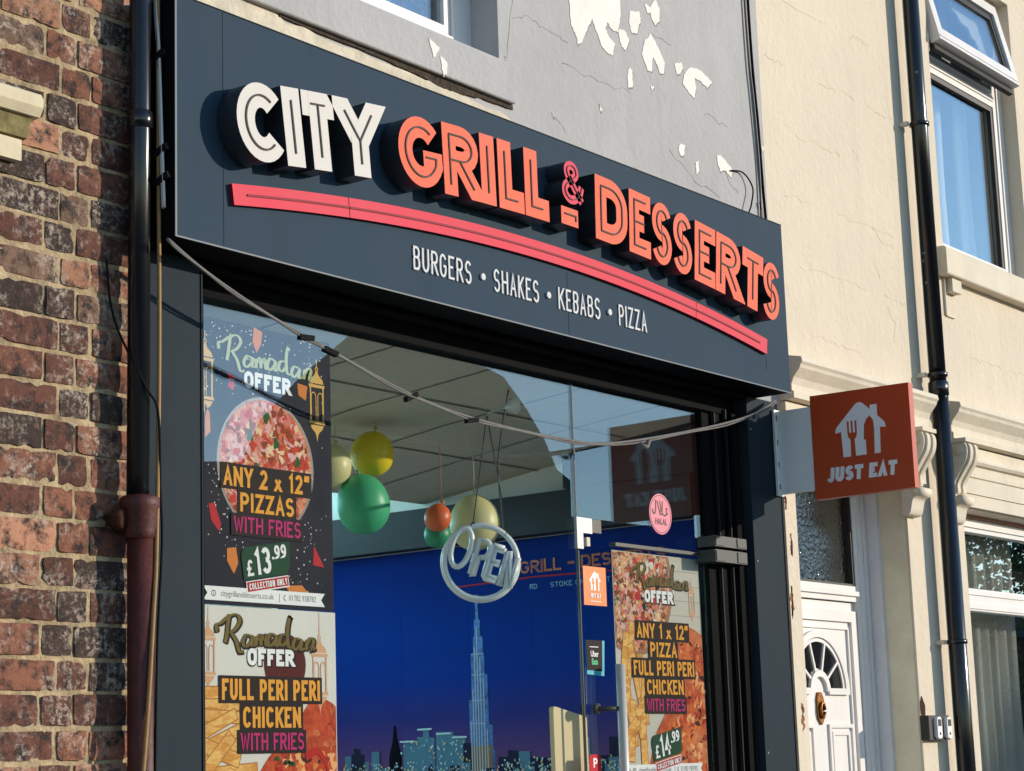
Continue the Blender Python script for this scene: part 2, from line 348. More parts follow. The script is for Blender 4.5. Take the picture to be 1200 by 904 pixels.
def font(mb, F, txt, x, y, size, w, m=0, sx=1, align='CENTER', bold=0, shear=0):
    key = (txt, bold, align, shear)
    if key not in _tc:
        c = bpy.data.curves.new('lettering', 'FONT'); c.body = txt; c.align_x = align; c.align_y = 'CENTER'; c.offset = bold; c.shear = shear; c.resolution_u = 3
        o = bpy.data.objects.new('lettering', c); COL.objects.link(o); dg = bpy.context.evaluated_depsgraph_get(); e = o.evaluated_get(dg); me = e.to_mesh()
        _tc[key] = ([tuple(v.co) for v in me.vertices], [list(p.vertices) for p in me.polygons]); e.to_mesh_clear()
        bpy.data.objects.remove(o); bpy.data.curves.remove(c)
    V, Fc = _tc[key]; i = len(mb.v)
    mb.v += [tuple(F.p(x+a*size*sx, y+b*size, w)) for a, b, _ in V]
    for f in Fc: mb.idx([i+k for k in f], m)
SCRIPT = [  # brushed "Ramadan", units of a 540 x 200 box, y down
 [(128, 132), (126, 100), (150, 88), (180, 62)], [(190, 48), (182, 100), (176, 150), (168, 186)], [(180, 62), (222, 48), (243, 78), (222, 118), (190, 138)],
 [(196, 136), (222, 176), (240, 232), (262, 228)], [(304, 160), (276, 150), (258, 184), (272, 208), (298, 186), (308, 152)], [(308, 152), (304, 200), (322, 202)],
 [(322, 158), (326, 208)], [(326, 182), (346, 154), (352, 206)], [(352, 182), (372, 154), (378, 204), (394, 196)],
 [(428, 158), (402, 148), (386, 184), (400, 208), (424, 184), (432, 154)], [(432, 154), (428, 206), (446, 200)],
 [(484, 152), (458, 158), (448, 190), (466, 208), (490, 182)], [(504, 72), (506, 60), (492, 120), (494, 206), (514, 222)],
 [(564, 182), (536, 174), (520, 208), (534, 230), (558, 206), (568, 178)], [(568, 178), (562, 230), (582, 226)], [(596, 182), (590, 236)], [(590, 214), (614, 176), (632, 186), (622, 234), (646, 222)]]
def script(mb, F, u, v, k, w, m=0, fat=1.0, sk=.066):
    for st in SCRIPT:
        p = smooth([(u+(a-120)*k, v-(b-48-sk*(a-120))*k*.73) for a, b in st], 5); wd = []
        for i in range(len(p)):
            a, b = p[max(i-1, 0)], p[min(i+1, len(p)-1)]; l = math.hypot(b[0]-a[0], b[1]-a[1]) or 1
            wd.append(k*fat*(5+12*abs(b[1]-a[1])/l)*(.55 if i in (0, len(p)-1) else 1))
        mb.ribbon(F, p, 1, w, None, m, widths=wd)

# ================================================================== SETTING
g = MB(); g.box(-300, 300, -300, 60, -.5, -.12); tag(g.build('ground', ASPH), kind='structure')
g = MB(); g.rect(Fr((0, 0, 0), (1, 0, 0), (0, 1, 0), (0, 0, 1)), -80, 120, -27, -2.2, -.115); tag(g.build('road', ASPH), kind='structure')
g = MB(); g.box(-80, 120, -2.2, .24, -.3, 0); tag(g.build('pavement', PAVE), kind='structure')
g = MB(); g.box(-80, 120, -2.36, -2.203, -.3, .012); tag(g.build('kerb', KERB), kind='structure')

# ================================================================== BRICK HOUSE (left)
BX0, BX1, BY, BZ1 = -1.7, -.006, .15, 5.6
house = thing('brick_house', 'weathered dark red brick house wall left of the shop with pale mortar', 'house', (-.9, .4, 0))
m = bpy.data.materials.new('old_brick'); m.use_nodes = True; t = m.node_tree; b = t.nodes['Principled BSDF']
at = t.nodes.new('ShaderNodeAttribute'); at.attribute_name = 'brick_tone'; tc = t.nodes.new('ShaderNodeTexCoord')
def NZ(t, tc, scale, det=6, rough=.6):
    n = t.nodes.new('ShaderNodeTexNoise'); n.inputs['Scale'].default_value = scale; n.inputs['Detail'].default_value = det; n.inputs['Roughness'].default_value = rough
    t.links.new(tc.outputs['Object'], n.inputs['Vector']); return n
def MR(t, src, a, b_, c=0, d=1):
    r = t.nodes.new('ShaderNodeMapRange'); r.inputs[1].default_value = a; r.inputs[2].default_value = b_; r.inputs[3].default_value = c; r.inputs[4].default_value = d
    t.links.new(src, r.inputs[0]); return r.outputs[0]
def MIX(t, fac, a, b_, mode='MIX'):
    x = t.nodes.new('ShaderNodeMix'); x.data_type = 'RGBA'; x.blend_type = mode
    t.links.new(fac, x.inputs[0])
    for q, i in ((a, 6), (b_, 7)):
        if isinstance(q, tuple): x.inputs[i].default_value = (*q, 1)
        else: t.links.new(q, x.inputs[i])
    return x.outputs[2]
n1, n2, n3, n4 = NZ(t, tc, 21, 8, .7), NZ(t, tc, 62, 10, .75), NZ(t, tc, 9, 6, .65), NZ(t, tc, 170, 4)
c = MIX(t, MR(t, n1.outputs[0], .46, .62), at.outputs['Color'], (.028, .020, .019))
sp = t.nodes.new('ShaderNodeMath'); sp.operation = 'MULTIPLY'; t.links.new(MR(t, n3.outputs[0], .47, .62), sp.inputs[0]); t.links.new(MR(t, n2.outputs[0], .48, .60), sp.inputs[1])
c = MIX(t, sp.outputs[0], c, (.50, .42, .34))
c = MIX(t, MR(t, n2.outputs[0], .57, .68, 0, .8), c, (.36, .16, .10))
c = MIX(t, MR(t, n2.outputs[0], .30, .42, .85, 0), c, (.02, .014, .013))
t.links.new(c, b.inputs['Base Color']); b.inputs['Roughness'].default_value = .8; b.inputs['Specular IOR Level'].default_value = .3
bp = t.nodes.new('ShaderNodeBump'); bp.inputs['Strength'].default_value = 1; bp.inputs['Distance'].default_value = .006
t.links.new(n2.outputs[0], bp.inputs['Height']); bp2 = t.nodes.new('ShaderNodeBump'); bp2.inputs['Strength'].default_value = .6; bp2.inputs['Distance'].default_value = .002
t.links.new(n4.outputs[0], bp2.inputs['Height']); t.links.new(bp.outputs[0], bp2.inputs['Normal']); t.links.new(bp2.outputs[0], b.inputs['Normal'])
BRICK = m
MORT = mat('lime_mortar', lin(188, 166, 132, .85), .95, .1, noise=(22, .5), bump=(70, 1, .008))
w = MB(); cols = []
TONES = [((.135, .052, .034), 8), ((.055, .032, .025), 7), ((.24, .095, .056), 5), ((.44, .21, .125), 5), ((.19, .115, .075), 3), ((.33, .125, .07), 3)]
pool = [q for q, k in TONES for _ in range(k)]
PZ, HW, SW, J = .0965, .107, .218, .011
row = 0; z = -.02
while z < BZ1:
    x = BX1-(.036 if row % 2 else .195); x = BX1+.22-(.0 if row % 2 else HW/2+SW/2+J)+.11; head = row % 2 == 0
    while x > BX0-.2:
        wd = HW if head else SW; x0, x1 = max(x-wd, BX0), min(x, BX1); x -= wd+J; head = not head
        if x1-x0 < .03: continue
        tone = random.choice(pool); kk = random.uniform(.75, 1.25); tone = tuple(q*kk for q in tone)
        nx, nz = (5 if x1-x0 < .13 else 9), 4; y0 = BY+random.uniform(-.004, .003); tl = random.uniform(-.01, .01)
        j0, j1, jz0, jz1 = [random.uniform(-.003, .003) for _ in range(4)]
        base = len(w.v)
        for a in range(nz+1):
            for c_ in range(nx+1):
                fx, fz = c_/nx, a/nz; edge = (a in (0, nz)) or (c_ in (0, nx)); cor = (a in (0, nz)) and (c_ in (0, nx))
                px = x0+j0+(x1-x0+j1-j0)*fx; pz = z+jz0+(PZ-J+jz1-jz0)*fz+tl*(fx-.5)*.3
                ins = random.uniform(0, .0022)+(random.uniform(0, .004) if cor else 0)+(random.uniform(.003, .01) if random.random() < .06 else 0)
                if c_ == 0: px += ins
                if c_ == nx: px -= ins
                if a == 0: pz += ins
                if a == nz: pz -= ins
                w.v.append((px, y0+(random.uniform(.001, .005) if edge else random.uniform(-.0012, .0015)), pz))
        for a in range(nz):
            for c_ in range(nx):
                q = base+a*(nx+1)+c_; w.idx([q, q+1, q+nx+2, q+nx+1], 0, False); cols.append(tone)
        ring = [base+c_ for c_ in range(nx+1)]+[base+a*(nx+1)+nx for a in range(1, nz+1)]+[base+nz*(nx+1)+c_ for c_ in range(nx-1, -1, -1)]+[base+a*(nx+1) for a in range(nz-1, 0, -1)]
        b2 = len(w.v); w.v += [(w.v[q][0], BY+.03, w.v[q][2]) for q in ring]; n = len(ring)
        for k in range(n): w.idx([ring[k], b2+k, b2+(k+1) % n, ring[(k+1) % n]], 0, False); cols.append(tone)
    z += PZ; row += 1
o = w.build('wall', BRICK, house, recalc=True)
ca = o.data.color_attributes.new('brick_tone', 'FLOAT_COLOR', 'CORNER')
for p in o.data.polygons:
    for li in p.loop_indices: ca.data[li].color = (*cols[p.index], 1)
# mortar bed: a gently uneven sheet
w = MB(); nx, nz = 60, 200
for a in range(nz+1):
    for c_ in range(nx+1): w.v.append((BX0+(BX1-BX0)*c_/nx, BY+.0065+random.uniform(-.0025, .0025), -.05+(BZ1+.05)*a/nz))
for a in range(nz):
    for c_ in range(nx): q = a*(nx+1)+c_; w.idx([q, q+1, q+nx+2, q+nx+1], 0, True)
w.build('mortar', MORT, house, False)
w = MB(); w.box(BX0, BX1, BY+.031, 6, -.2, BZ1); w.build('solid_core', MORT, house)
MOSS = mat('mossy_stone', lin(150, 138, 96, .85), .9, .1, noise=(24, .45), bump=(50, .8, .006))
SILLC = mat('cream_sill_stone', lin(222, 208, 176, .88), .85, .15, noise=(12, .12), bump=(40, .4, .004))
w = MB(); w.prism(Fr((0, 0, 0), (0, -1, 0), (0, 0, 1), (1, 0, 0)), [(-.18, 3.33), (-.10, 3.335), (-.085, 3.36), (-.085, 3.385), (-.095, 3.402), (-.18, 3.41)], -1.5, -.43); w.build('window_sill', SILLC, house)
w = MB(); w.prism(Fr((0, 0, 0), (0, -1, 0), (0, 0, 1), (1, 0, 0)), [(-.18, 3.27), (-.13, 3.275), (-.112, 3.329), (-.18, 3.329)], -1.5, -.45); w.build('sill_underside', MOSS, house)
w = MB(); w.box(-1.3, -.478, .12, .16, 3.2, 3.262); w.build('painted_block', SILLC, house)

# left drainpipe: plastic above, old iron below
dp = thing('drainpipe', 'glossy black drainpipe running into an old red iron pipe on the brick wall', 'drainpipe', (-.062, .09, 0))
PX, PY = -.062, .086
w = MB(); w.tube([(PX+.006, PY, 5.5), (PX+.003, PY, 3.4), (PX-.004, PY, 2.27)], .0335, 20); w.build('upper_pipe', PIPEB, dp)
w = MB()
for zz in (3.385, 4.9): w.lathe((PX+.003, PY, zz), [(.034, 0), (.040, .004), (.040, .05), (.034, .056)], n=20)
build_each(w, 'socket_joint', PIPEB, dp)
w = MB(); w.tube([(PX+.008, PY, 2.22), (PX+.012, PY, 1.3), (PX+.016, PY, -.1)], .040, 20); lp = w.build('lower_pipe', PIPER, dp)
w = MB(); w.lathe((PX+.004, PY, 2.15), [(.041, 0), (.047, .006), (.047, .02), (.05, .03), (.054, .085), (.058, .095), (.058, .118), (.05, .125), (.036, .128)], n=22); w.build('iron_socket', PIPER, dp)
w = MB(); w.lathe((PX-.055, PY+.02, 2.205), [(.001, -.02), (.03, -.018), (.034, 0), (.03, .018), (.001, .02)], ax=(.35, -1, 0), n=14); w.box(PX-.07, PX+.05, PY+.02, .15, 2.19, 2.22); w.build('fixing_lug', RUST, dp)

# cables beside the drainpipe
w = MB(); w.tube(smooth([(-.013, .058, 4.2), (-.012, .058, 3.45), (-.014, .052, 2.75), (-.03, .046, 2.15), (-.045, .042, 1.95), (-.075, .04, 1.6), (-.12, .04, 1.2), (-.16, .06, .6)], 6), .0065, 8)
o = w.build('tan_cable', TAN); tag(o, 'tan cable running down in front of the red iron pipe', 'cable')
w = MB(); w.tube(smooth([(-.14, .142, 2.98), (-.12, .13, 2.8), (-.075, .05, 2.6), (-.03, .04, 2.52), (-.016, .045, 2.3), (-.005, .05, 2.18), (-.008, .05, 2.08), (-.03, .045, 1.8), (-.036, .05, 1.2)], 7), .004, 6)
o = w.build('black_cable', TAPE); tag(o, 'thin black cable looping off the brick behind the drainpipe to its right', 'cable')
fc = thing('feed_cable', 'pale twin cable clipped with black tape between drainpipe and sign edge', 'cable', (-.006, .08, 3))
w = MB(); P1 = smooth([(-.012, .075, 4.2), (-.012, .07, 3.8), (-.012, .06, 3.66), (-.012, .052, 3.5), (-.013, .045, 3.35), (-.013, .035, 3.14)], 6)
w.tube(P1, .0055, 8); w.tube([(p[0]-.004, p[1]-.009, p[2]) for p in P1], .0045, 8); w.build('wire', mat('pale_twin_wire', (.62, .59, .54), .5, .3), fc)
for y_, z_ in ((.058, 3.62), (.046, 3.32), (.04, 3.23)):
    w = MB(); f = Fr((-.02, y_, z_), (0, -1, 0), (0, 0, 1), (-1, 0, 0)).at(0, 0, 0, .35); w.prism(f, [(-.035, -.011), (.032, -.011), (.032, .011), (-.035, .011)], -.012, .001); w.build('tape_clip', TAPE, fc)

# ================================================================== SHOP BUILDING (grey render above, room behind the glass)
WY = .25; GX0, GX1 = -.004, 4.03
shop = thing('shop_building', 'grey painted shop building with peeling render above the dark fascia sign', 'building', (1.9, .5, 0))
def wall_with_hole(x0, x1, z0, z1, y, d, holes, name, m, parent):
    """front sheet with rectangular holes (x0,x1,z0,z1) and their reveals, as one mesh"""
    w = MB(); F = FAC(y); xs = sorted({x0, x1, *[h[0] for h in holes], *[h[1] for h in holes]}); zs = sorted({z0, z1, *[h[2] for h in holes], *[h[3] for h in holes]})
    for a, b_ in zip(xs, xs[1:]):
        for c_, e in zip(zs, zs[1:]):
            if any(h[0] <= a and b_ <= h[1] and h[2] <= c_ and e <= h[3] for h in holes): continue
            w.rect(F, a, b_, c_, e)
    for h in holes:
        dd = h[4] if len(h) > 4 else d
        for a, b_ in (((h[0], h[2]), (h[0], h[3])), ((h[1], h[2]), (h[1], h[3])), ((h[0], h[3]), (h[1], h[3])), ((h[0], h[2]), (h[1], h[2]))):
            w.face([F.p(*a, 0), F.p(*b_, 0), F.p(*b_, -dd), F.p(*a, -dd)])
    return w.build(name, m, parent)
wall_with_hole(GX0, GX1, 3.055, 6.6, WY, .17, [(.75, 1.972, 4.19, 5.6)], 'wall', GREY, shop)
w = MB(); w.box(GX0, GX1, WY+.32, 6, 3.2, 6.55); w.build('solid_core', DARK, shop)
# window over the sign
w = MB()
for x0, x1, z0, z1 in ((.75, .86, 4.19, 5.6), (1.862, 1.972, 4.19, 5.6), (.86, 1.862, 4.19, 4.285), (.86, 1.862, 5.5, 5.6)): w.box(x0, x1, .385, .44, z0, z1)
for x0, x1, z0, z1 in ((.862, .9, 4.287, 5.5), (1.822, 1.86, 4.287, 5.5), (.9, 1.822, 4.287, 4.327)): w.box(x0, x1, .40, .435, z0, z1)
win = w.build('window', UPVC, shop)
w = MB(); w.box(.9, 1.822, .418, .424, 4.327, 5.5); w.build('pane', HGLASS, win)
w = MB(); w.box(.9, 1.822, .55, .56, 4.2, 5.5); w.build('blind', mat('blue_blind', (.10, .22, .42), .8, .2), win)
w = MB()
for k in range(3): w.tube([(.95, .47, 4.36+k*.05), (1.82, .47, 4.36+k*.05)], .006, 6)
w.tube(arc and [(1.70+.07*math.cos(a/3), .46, 4.42+.09*math.sin(a/3)) for a in range(19)], .006, 6); w.build('window_rack', STEELD, win)
w = MB(); F = Fr((0, 0, 0), (0, -1, 0), (0, 0, 1), (1, 0, 0))
w.prism(F, [(-.40, 4.018), (-.224, 4.018), (-.22, 4.022), (-.22, 4.17), (-.228, 4.182), (-.36, 4.207), (-.40, 4.207)], .55, 2.03); w.build('sill', GREY, shop)
w = MB(); w.prism(F, [(-.384, 4.204), (-.355, 4.203), (-.35, 4.215), (-.384, 4.225)], .76, 1.968); w.build('sill_board', UPVC, shop)
# patch of old render and dark broken bed joint under the sill
w = MB(); w.prism(FAC(WY), jag([(.25, 3.7), (1.95, 3.7), (2.08, 3.86), (2.02, 3.965), (1.5, 3.99), (.75, 4.0), (.62, 4.07), (.25, 4.08)], .01, 8), 0, .006); w.build('old_render_patch', BEIGE, shop)
w = MB(); w.prism(FAC(WY), jag([(.72, 4.006), (1.2, 4.001), (1.45, 3.992), (1.6, 3.98), (1.72, 3.982), (1.85, 3.998), (2.04, 4.0), (2.04, 4.0165), (.72, 4.0165)], .003, 7), 0, .009)
for x_ in (1.62, 1.83, 1.92): w.prism(FAC(WY), jag([(x_, 3.86), (x_+.012, 3.86), (x_+.006, 3.95), (x_-.008, 3.95)], .003, 3), 0, .0085)
w.build('broken_joint', mat('broken_mortar', (.075, .058, .045), .95, .1, noise=(30, .5), bump=(60, 1, .01)), shop)
PEELS = [[(2.467, 4.583), (2.47, 4.78), (2.86, 4.80), (2.849, 4.622), (2.822, 4.541), (2.771, 4.539), (2.743, 4.567), (2.73, 4.527), (2.758, 4.499), (2.797, 4.48), (2.773, 4.425), (2.742, 4.423), (2.694, 4.445), (2.667, 4.486), (2.631, 4.547), (2.598, 4.502), (2.543, 4.416), (2.517, 4.403), (2.506, 4.441), (2.47, 4.478)], [(2.823, 4.554), (2.875, 4.562), (2.908, 4.529), (2.879, 4.472), (2.849, 4.482), (2.831, 4.519)], [(2.925, 4.668), (3.0, 4.684), (3.008, 4.649), (2.971, 4.577), (2.932, 4.566), (2.911, 4.615)], [(3.043, 4.74), (3.09, 4.728), (3.119, 4.768), (3.137, 4.78), (3.167, 4.738), (3.162, 4.687), (3.123, 4.657), (3.097, 4.68), (3.088, 4.709), (3.066, 4.696)], [(3.079, 4.605), (3.11, 4.584), (3.15, 4.546), (3.19, 4.5), (3.175, 4.446), (3.141, 4.437), (3.113, 4.486), (3.093, 4.505), (3.076, 4.426), (3.044, 4.43), (3.002, 4.493), (3.033, 4.563)], [(2.898, 4.402), (2.921, 4.398), (2.919, 4.318), (2.883, 4.309), (2.878, 4.356)], [(3.265, 4.52), (3.327, 4.54), (3.34, 4.511), (3.306, 4.48), (3.283, 4.474)], [(3.382, 4.526), (3.417, 4.541), (3.498, 4.544), (3.583, 4.514), (3.542, 4.474), (3.482, 4.494), (3.436, 4.495), (3.438, 4.445), (3.42, 4.396), (3.361, 4.419), (3.329, 4.442), (3.344, 4.484)], [(3.281, 4.155), (3.321, 4.152), (3.31, 4.106), (3.28, 4.096), (3.267, 4.121)], [(3.59, 4.17), (3.637, 4.174), (3.682, 4.152), (3.727, 4.13), (3.711, 4.088), (3.655, 4.114), (3.618, 4.1), (3.597, 4.127)], [(3.401, 4.096), (3.433, 4.103), (3.429, 4.052), (3.409, 4.037)], [(3.06, 4.363), (3.092, 4.363), (3.069, 4.344)], [(2.655, 4.18), (2.677, 4.162), (2.664, 4.143)], [(4.004, 4.312), (4.026, 4.306), (4.02, 4.275)],
 [(1.50, 4.14), (1.56, 4.12), (1.53, 4.07), (1.515, 4.085)]]
for k, q in enumerate(PEELS[:-1]):
    w = MB(); qq = jag(q, .0035, 5); w.prism(FAC(WY), [(a+.0035+random.uniform(-.002, .003), b_-.003+random.uniform(-.003, .002)) for a, b_ in qq], 0, .0012, 1); w.prism(FAC(WY), qq, 0, .0024); po = w.build('peeled_patch', [PEEL, EDGE_SHADE], shop)
w = MB(); w.prism(FAC(.22), jag(PEELS[-1], .003, 4), 0, .0025); w.prism(FAC(.22), jag([(1.565, 4.09), (1.605, 4.07), (1.60, 4.03), (1.58, 4.01), (1.57, 4.05)], .003, 4), 0, .0025); build_each(w, 'sill_chip', PEEL, shop)
def cracks(lines, y, parent, r=.0016, m=CRACK):
    w = MB()
    for ln in lines:
        pts = [];
        for a, b_ in zip(ln, ln[1:]):
            for k in range(5): t_ = k/5; pts.append((a[0]+(b_[0]-a[0])*t_+random.uniform(-.012, .012), y-.0003, a[1]+(b_[1]-a[1])*t_+random.uniform(-.014, .014)))
        pts.append((ln[-1][0], y-.0005, ln[-1][1])); w.tube(pts, [r*random.uniform(.4, 1.3) for _ in pts], 4)
    return build_each(w, 'crack', m, parent)
cracks([[(2.07, 4.4), (2.18, 4.43), (2.28, 4.40), (2.45, 4.39)], [(2.02, 4.7), (2.05, 4.62), (2.07, 4.45), (2.02, 4.22), (1.99, 4.18)], [(2.4, 4.3), (2.6, 4.28), (2.9, 4.29)], [(3.1, 4.62), (3.25, 4.6)],
        [(3.2, 4.1), (3.4, 4.0), (3.6, 3.97)], [(3.5, 4.35), (3.7, 4.33)], [(2.9, 3.95), (3.2, 3.9), (3.6, 3.88)], [(3.65, 4.12), (3.72, 4.05), (3.78, 4.03)], [(2.3, 4.05), (2.4, 4.0)]], WY, shop, .0009)
# loose cables down the joint with the cream house
def cable(label, pts, r, m, name='wall_cable', grp=None, n=6):
    w = MB(); w.tube(smooth(pts, n), r, 7); return tag(w.build(name, m), label, 'cable', grp)
DKC = mat('dark_grey_cable', (.10, .095, .095), .5, .4)
cable('grey cable nearest the peeled patches, hanging down the grey wall edge', [(3.90, .238, 6.4), (3.91, .238, 4.9), (3.935, .236, 4.5), (3.955, .238, 4.2), (3.95, .24, 3.9), (3.94, .245, 3.6)], .006, DKC)
cable('dark cable beside the cream house corner, ending behind the sign', [(3.935, .238, 6.4), (3.94, .238, 4.9), (3.965, .236, 4.4), (3.98, .238, 4.1), (3.99, .238, 3.9), (3.985, .245, 3.6)], .007, TAPE)
cable('tangled black cable looping off the grey wall above the sign corner', [(3.70, .242, 4.12), (3.80, .236, 4.13), (3.86, .225, 4.07), (3.83, .22, 3.98), (3.80, .225, 3.91), (3.86, .22, 3.86), (3.93, .232, 3.86), (3.955, .238, 3.95), (3.94, .236, 4.02)], .0038, TAPE)
cable('black wire loop sticking out past the right end of the sign', [(3.74, .20, 3.75), (3.82, .17, 3.68), (3.85, .15, 3.55), (3.80, .18, 3.44), (3.75, .22, 3.40)], .003, TAPE)

# --- room behind the glass
RX0, RX1, RYB = .2, 3.65, 3.1
def ceil_z(y): return 2.97-.10*(y-.3) if y < 1 else 2.90-.10*(y-1)
w = MB(); w.box(RX0-.05, RX1+.05, .24, RYB+.1, -.1, .02); w.build('floor', FLOOR, shop)
w = MB(); w.box(RX0-.05, RX0, .28, RYB, 0, 3.05); w.build('side_wall', INTW, shop)
w = MB(); w.box(RX1, RX1+.05, .28, RYB, 0, 3.05); w.build('side_wall', INTW, shop)
w = MB(); w.box(RX0, RX1, RYB, RYB+.05, 0, 3.05); w.build('back_wall', INTW, shop)
w = MB(); CP = [(.30, 2.965), (1.0, 2.905), (1.6, 2.83), (2.06, 2.77)]
for (a, za), (b_, zb) in zip(CP, CP[1:]): w.face([(RX0, a, za), (RX1, a, za), (RX1, b_, zb), (RX0, b_, zb)])
w.face([(RX0, 2.06, 2.77), (RX1, 2.06, 2.77), (RX1, 2.06, 3.05), (RX0, 2.06, 3.05)])
w.face([(RX0, 2.06, 3.04), (RX1, 2.06, 3.04), (RX1, RYB, 3.04), (RX0, RYB, 3.04)])
ce = w.build('ceiling', CEIL, shop)
w = MB()
def cz(y):
    for (a, za), (b_, zb) in zip(CP, CP[1:]):
        if y <= b_: return za+(zb-za)*(y-a)/(b_-a)
    return 2.77
for k in range(1, 7):
    x_ = RX0+k*.58
    for (a, za), (b_, zb) in zip(CP, CP[1:]): w.face([(x_-.0045, a, za-.003), (x_+.0045, a, za-.003), (x_+.0045, b_, zb-.003), (x_-.0045, b_, zb-.003)])
for y_ in (.75, 1.35): w.face([(RX0, y_-.006, cz(y_-.006)-.004), (RX1, y_-.006, cz(y_-.006)-.004), (RX1, y_+.006, cz(y_+.006)-.004), (RX0, y_+.006, cz(y_+.006)-.004)])
w.build('ceiling_grid', CEILG, ce)
w = MB(); w.box(RX1-.10, RX1-.001, .45, 2.9, 2.545, 2.735); w.box(RX1-.13, RX1-.002, .30, 1.12, 2.7355, 2.955); w.build('wall_boxing', BOXD, shop)  # upper front box added to darken the wall behind the fanlight reflection
w = MB(); w.box(.5, RX1-.12, 2.95, 2.97, 2.62, 3.03)  # cyan glow at the back, widened out of view as added fill light
lp = w.build('fill_panel', mat('fill_panel_glow', (.42, .84, 1.0), .5, .2, emit=4.0)); tag(lp, 'pale cyan glowing panel behind the green balloon, widened out of view to light the shop', 'fill light')

# ================================================================== SHOPFRONT
front = thing('shopfront', 'black framed glass shopfront with dark slate pilasters and a glass door', 'shopfront', (1.9, .2, 0))
for x0, x1 in ((.008, .262), (3.567, 3.84)):
    w = MB(); w.box(x0+.002, x1-.002, .155, .246, 0, 3.046); w.box(x0, x0+.006, .151, .156, 0, 3.046); w.box(x1-.006, x1, .151, .156, 0, 3.046); pl = w.build('pilaster', PILA, front)
    w = MB(); xs = (x0+.035, x1-.035)
    for zz in (.6, 1.5, 2.32, 2.9): w.lathe((x0+.028, .155, zz), [(.0055, 0), (.0055, .002), (.001, .003)], (0, -1, 0), 10)
    build_each(w, 'screw', CHROME, pl)
w = MB()
w.box(.262, 3.567, .155, .235, 3.03, 3.0465)            # lintel behind the sign's soffit
w.box(.262, 3.567, .222, .30, 2.962, 3.03); w.box(.262, 3.34, .216, .222, 3.0, 3.01)
w.box(.262, .335, .222, .30, 0, 2.962)                                              # left jamb
for x0, x1, y0 in ((3.335, 3.40, .243), (3.40, 3.47, .23), (3.47, 3.50, .215), (3.50, 3.566, .19)): w.box(x0, x1, y0, .30, 0, 2.962)
w.build('frame', BLACK, front)
w = MB()
for x0, y0, z1 in ((3.408, .226, 2.96), (3.478, .211, 2.98), (3.552, .186, 3.02)): w.box(x0, x0+.008, y0-.003, y0+.02, 0, z1)
w.build('frame_bead', mat('frame_edge_highlight', (.016, .016, .016), .6, .15), front)  # slightly paler colour paints thin highlights along the frame edges
GY = .26
w = MB(); w.box(.335, 2.388, GY, GY+.008, .3, 2.962); w.build('window_pane', PANEG, front)
w = MB(); w.box(2.396, 3.335, GY, GY+.008, 2.345, 2.962); w.build('fanlight_pane', PANEG, front)
w = MB(); w.box(2.389, 2.395, GY-.001, GY+.009, 2.345, 2.962); w.build('glass_joint', GASK, front)
door = MB().box(2.402, 3.33, GY+.002, GY+.010, .06, 2.328).build('door', PANEG, front)
w = MB(); w.box(2.396, 2.4005, GY, GY+.012, .06, 2.328); w.build('door_edge', mat('glass_edge_green', (.03, .05, .045), .3, .5), door)
w = MB(); w.box(2.64, 3.335, GY-.012, GY+.02, 2.330, 2.344); w.build('door_rail', STEELD, front)
w = MB(); F = FAC(GY-.001); w.prism(F, [(2.371, 2.302), (2.412, 2.302), (2.412, 2.365), (2.475, 2.365), (2.475, 2.425), (2.371, 2.425)], 0, .014); w.build('patch_fitting', CHROME, front)
w = MB(); w.prism(F, [(2.48, 2.372), (2.55, 2.372), (2.55, 2.425), (2.48, 2.425)], 0, .006); w.prism(F, [(2.437, 2.315), (2.46, 2.315), (2.46, 2.35), (2.437, 2.35)], 0, .012, 1); w.build('lock_plate', [STEELD, mat('cream_tab', (.6, .55, .42), .6, .3)], front)
for z0, z1 in ((2.365, 2.41), (2.30, 2.352)):
    w = MB(); w.box(3.27, 3.53, .168, .255, z0, z1); w.box(3.275, 3.35, .164, .168, z0+.004, z1-.004); w.box(3.45, 3.525, .164, .168, z0+.004, z1-.004); w.build('hinge', STEELD, front)
w = MB(); w.tube([(2.55, .19, 1.855), (2.55, .19, .7)], .019, 16); hd = w.build('door_handle', mat('satin_steel_bar', (.50, .47, .43), .5, .4, .25), door)
for zz in (1.685, .85):
    w = MB(); w.tube([(2.55, .19, zz), (2.46, .245, zz)], .010, 10); w.lathe((2.46, .252, zz), [(.0, .012), (.022, .012), (.022, 0)], (0, -1, 0), 14); w.build('handle_bracket', STEELD, hd)

# ================================================================== FASCIA SIGN
SX1, SZ0, SZ1 = 3.70, 3.05, 3.817
sign = thing('shop_sign', 'dark slate fascia sign reading CITY GRILL & DESSERTS over the shop window', 'shop sign', (1.85, .1, 3.05))
w = MB(); w.box(.004, SX1-.002, .0, .245, SZ0+.004, SZ1-.002, 0, 1); w.build('fascia_panel', [FASC, BLACK], sign)
w = MB(); w.box(0, .0035, -.002, .25, SZ0, SZ1); w.build('end_cap', BLACK, sign)
w = MB(); w.box(-.001, .006, -.004, -.0005, SZ0, SZ1); w.box(.006, SX1, -.003, -.0005, SZ0, SZ0+.005); w.build('edge_trim', EDGE, sign)
w = MB(); w.box(.006, SX1-.004, -.003, -.0005, SZ1-.003, SZ1)
for x_, a, b_ in ((.205, SZ0+.006, SZ1-.006), (2.02, SZ0+.006, 3.30), (3.497, SZ0+.08, 3.19)): w.box(x_-.0012, x_+.0012, -.0012, .002, a, b_)
w.build('panel_seam', SEAM, sign)
ARC_R = 11.0; AX = 1.85
def arcF(x, dz=0, y=0):
    a = -(x-AX)/ARC_R
    return Fr((x, y, 3.435+dz-(x-AX)**2/(2*ARC_R)), (math.cos(a), 0, math.sin(a)), (-math.sin(a), 0, math.cos(a)), (0, -1, 0))
H, T = .256, .083
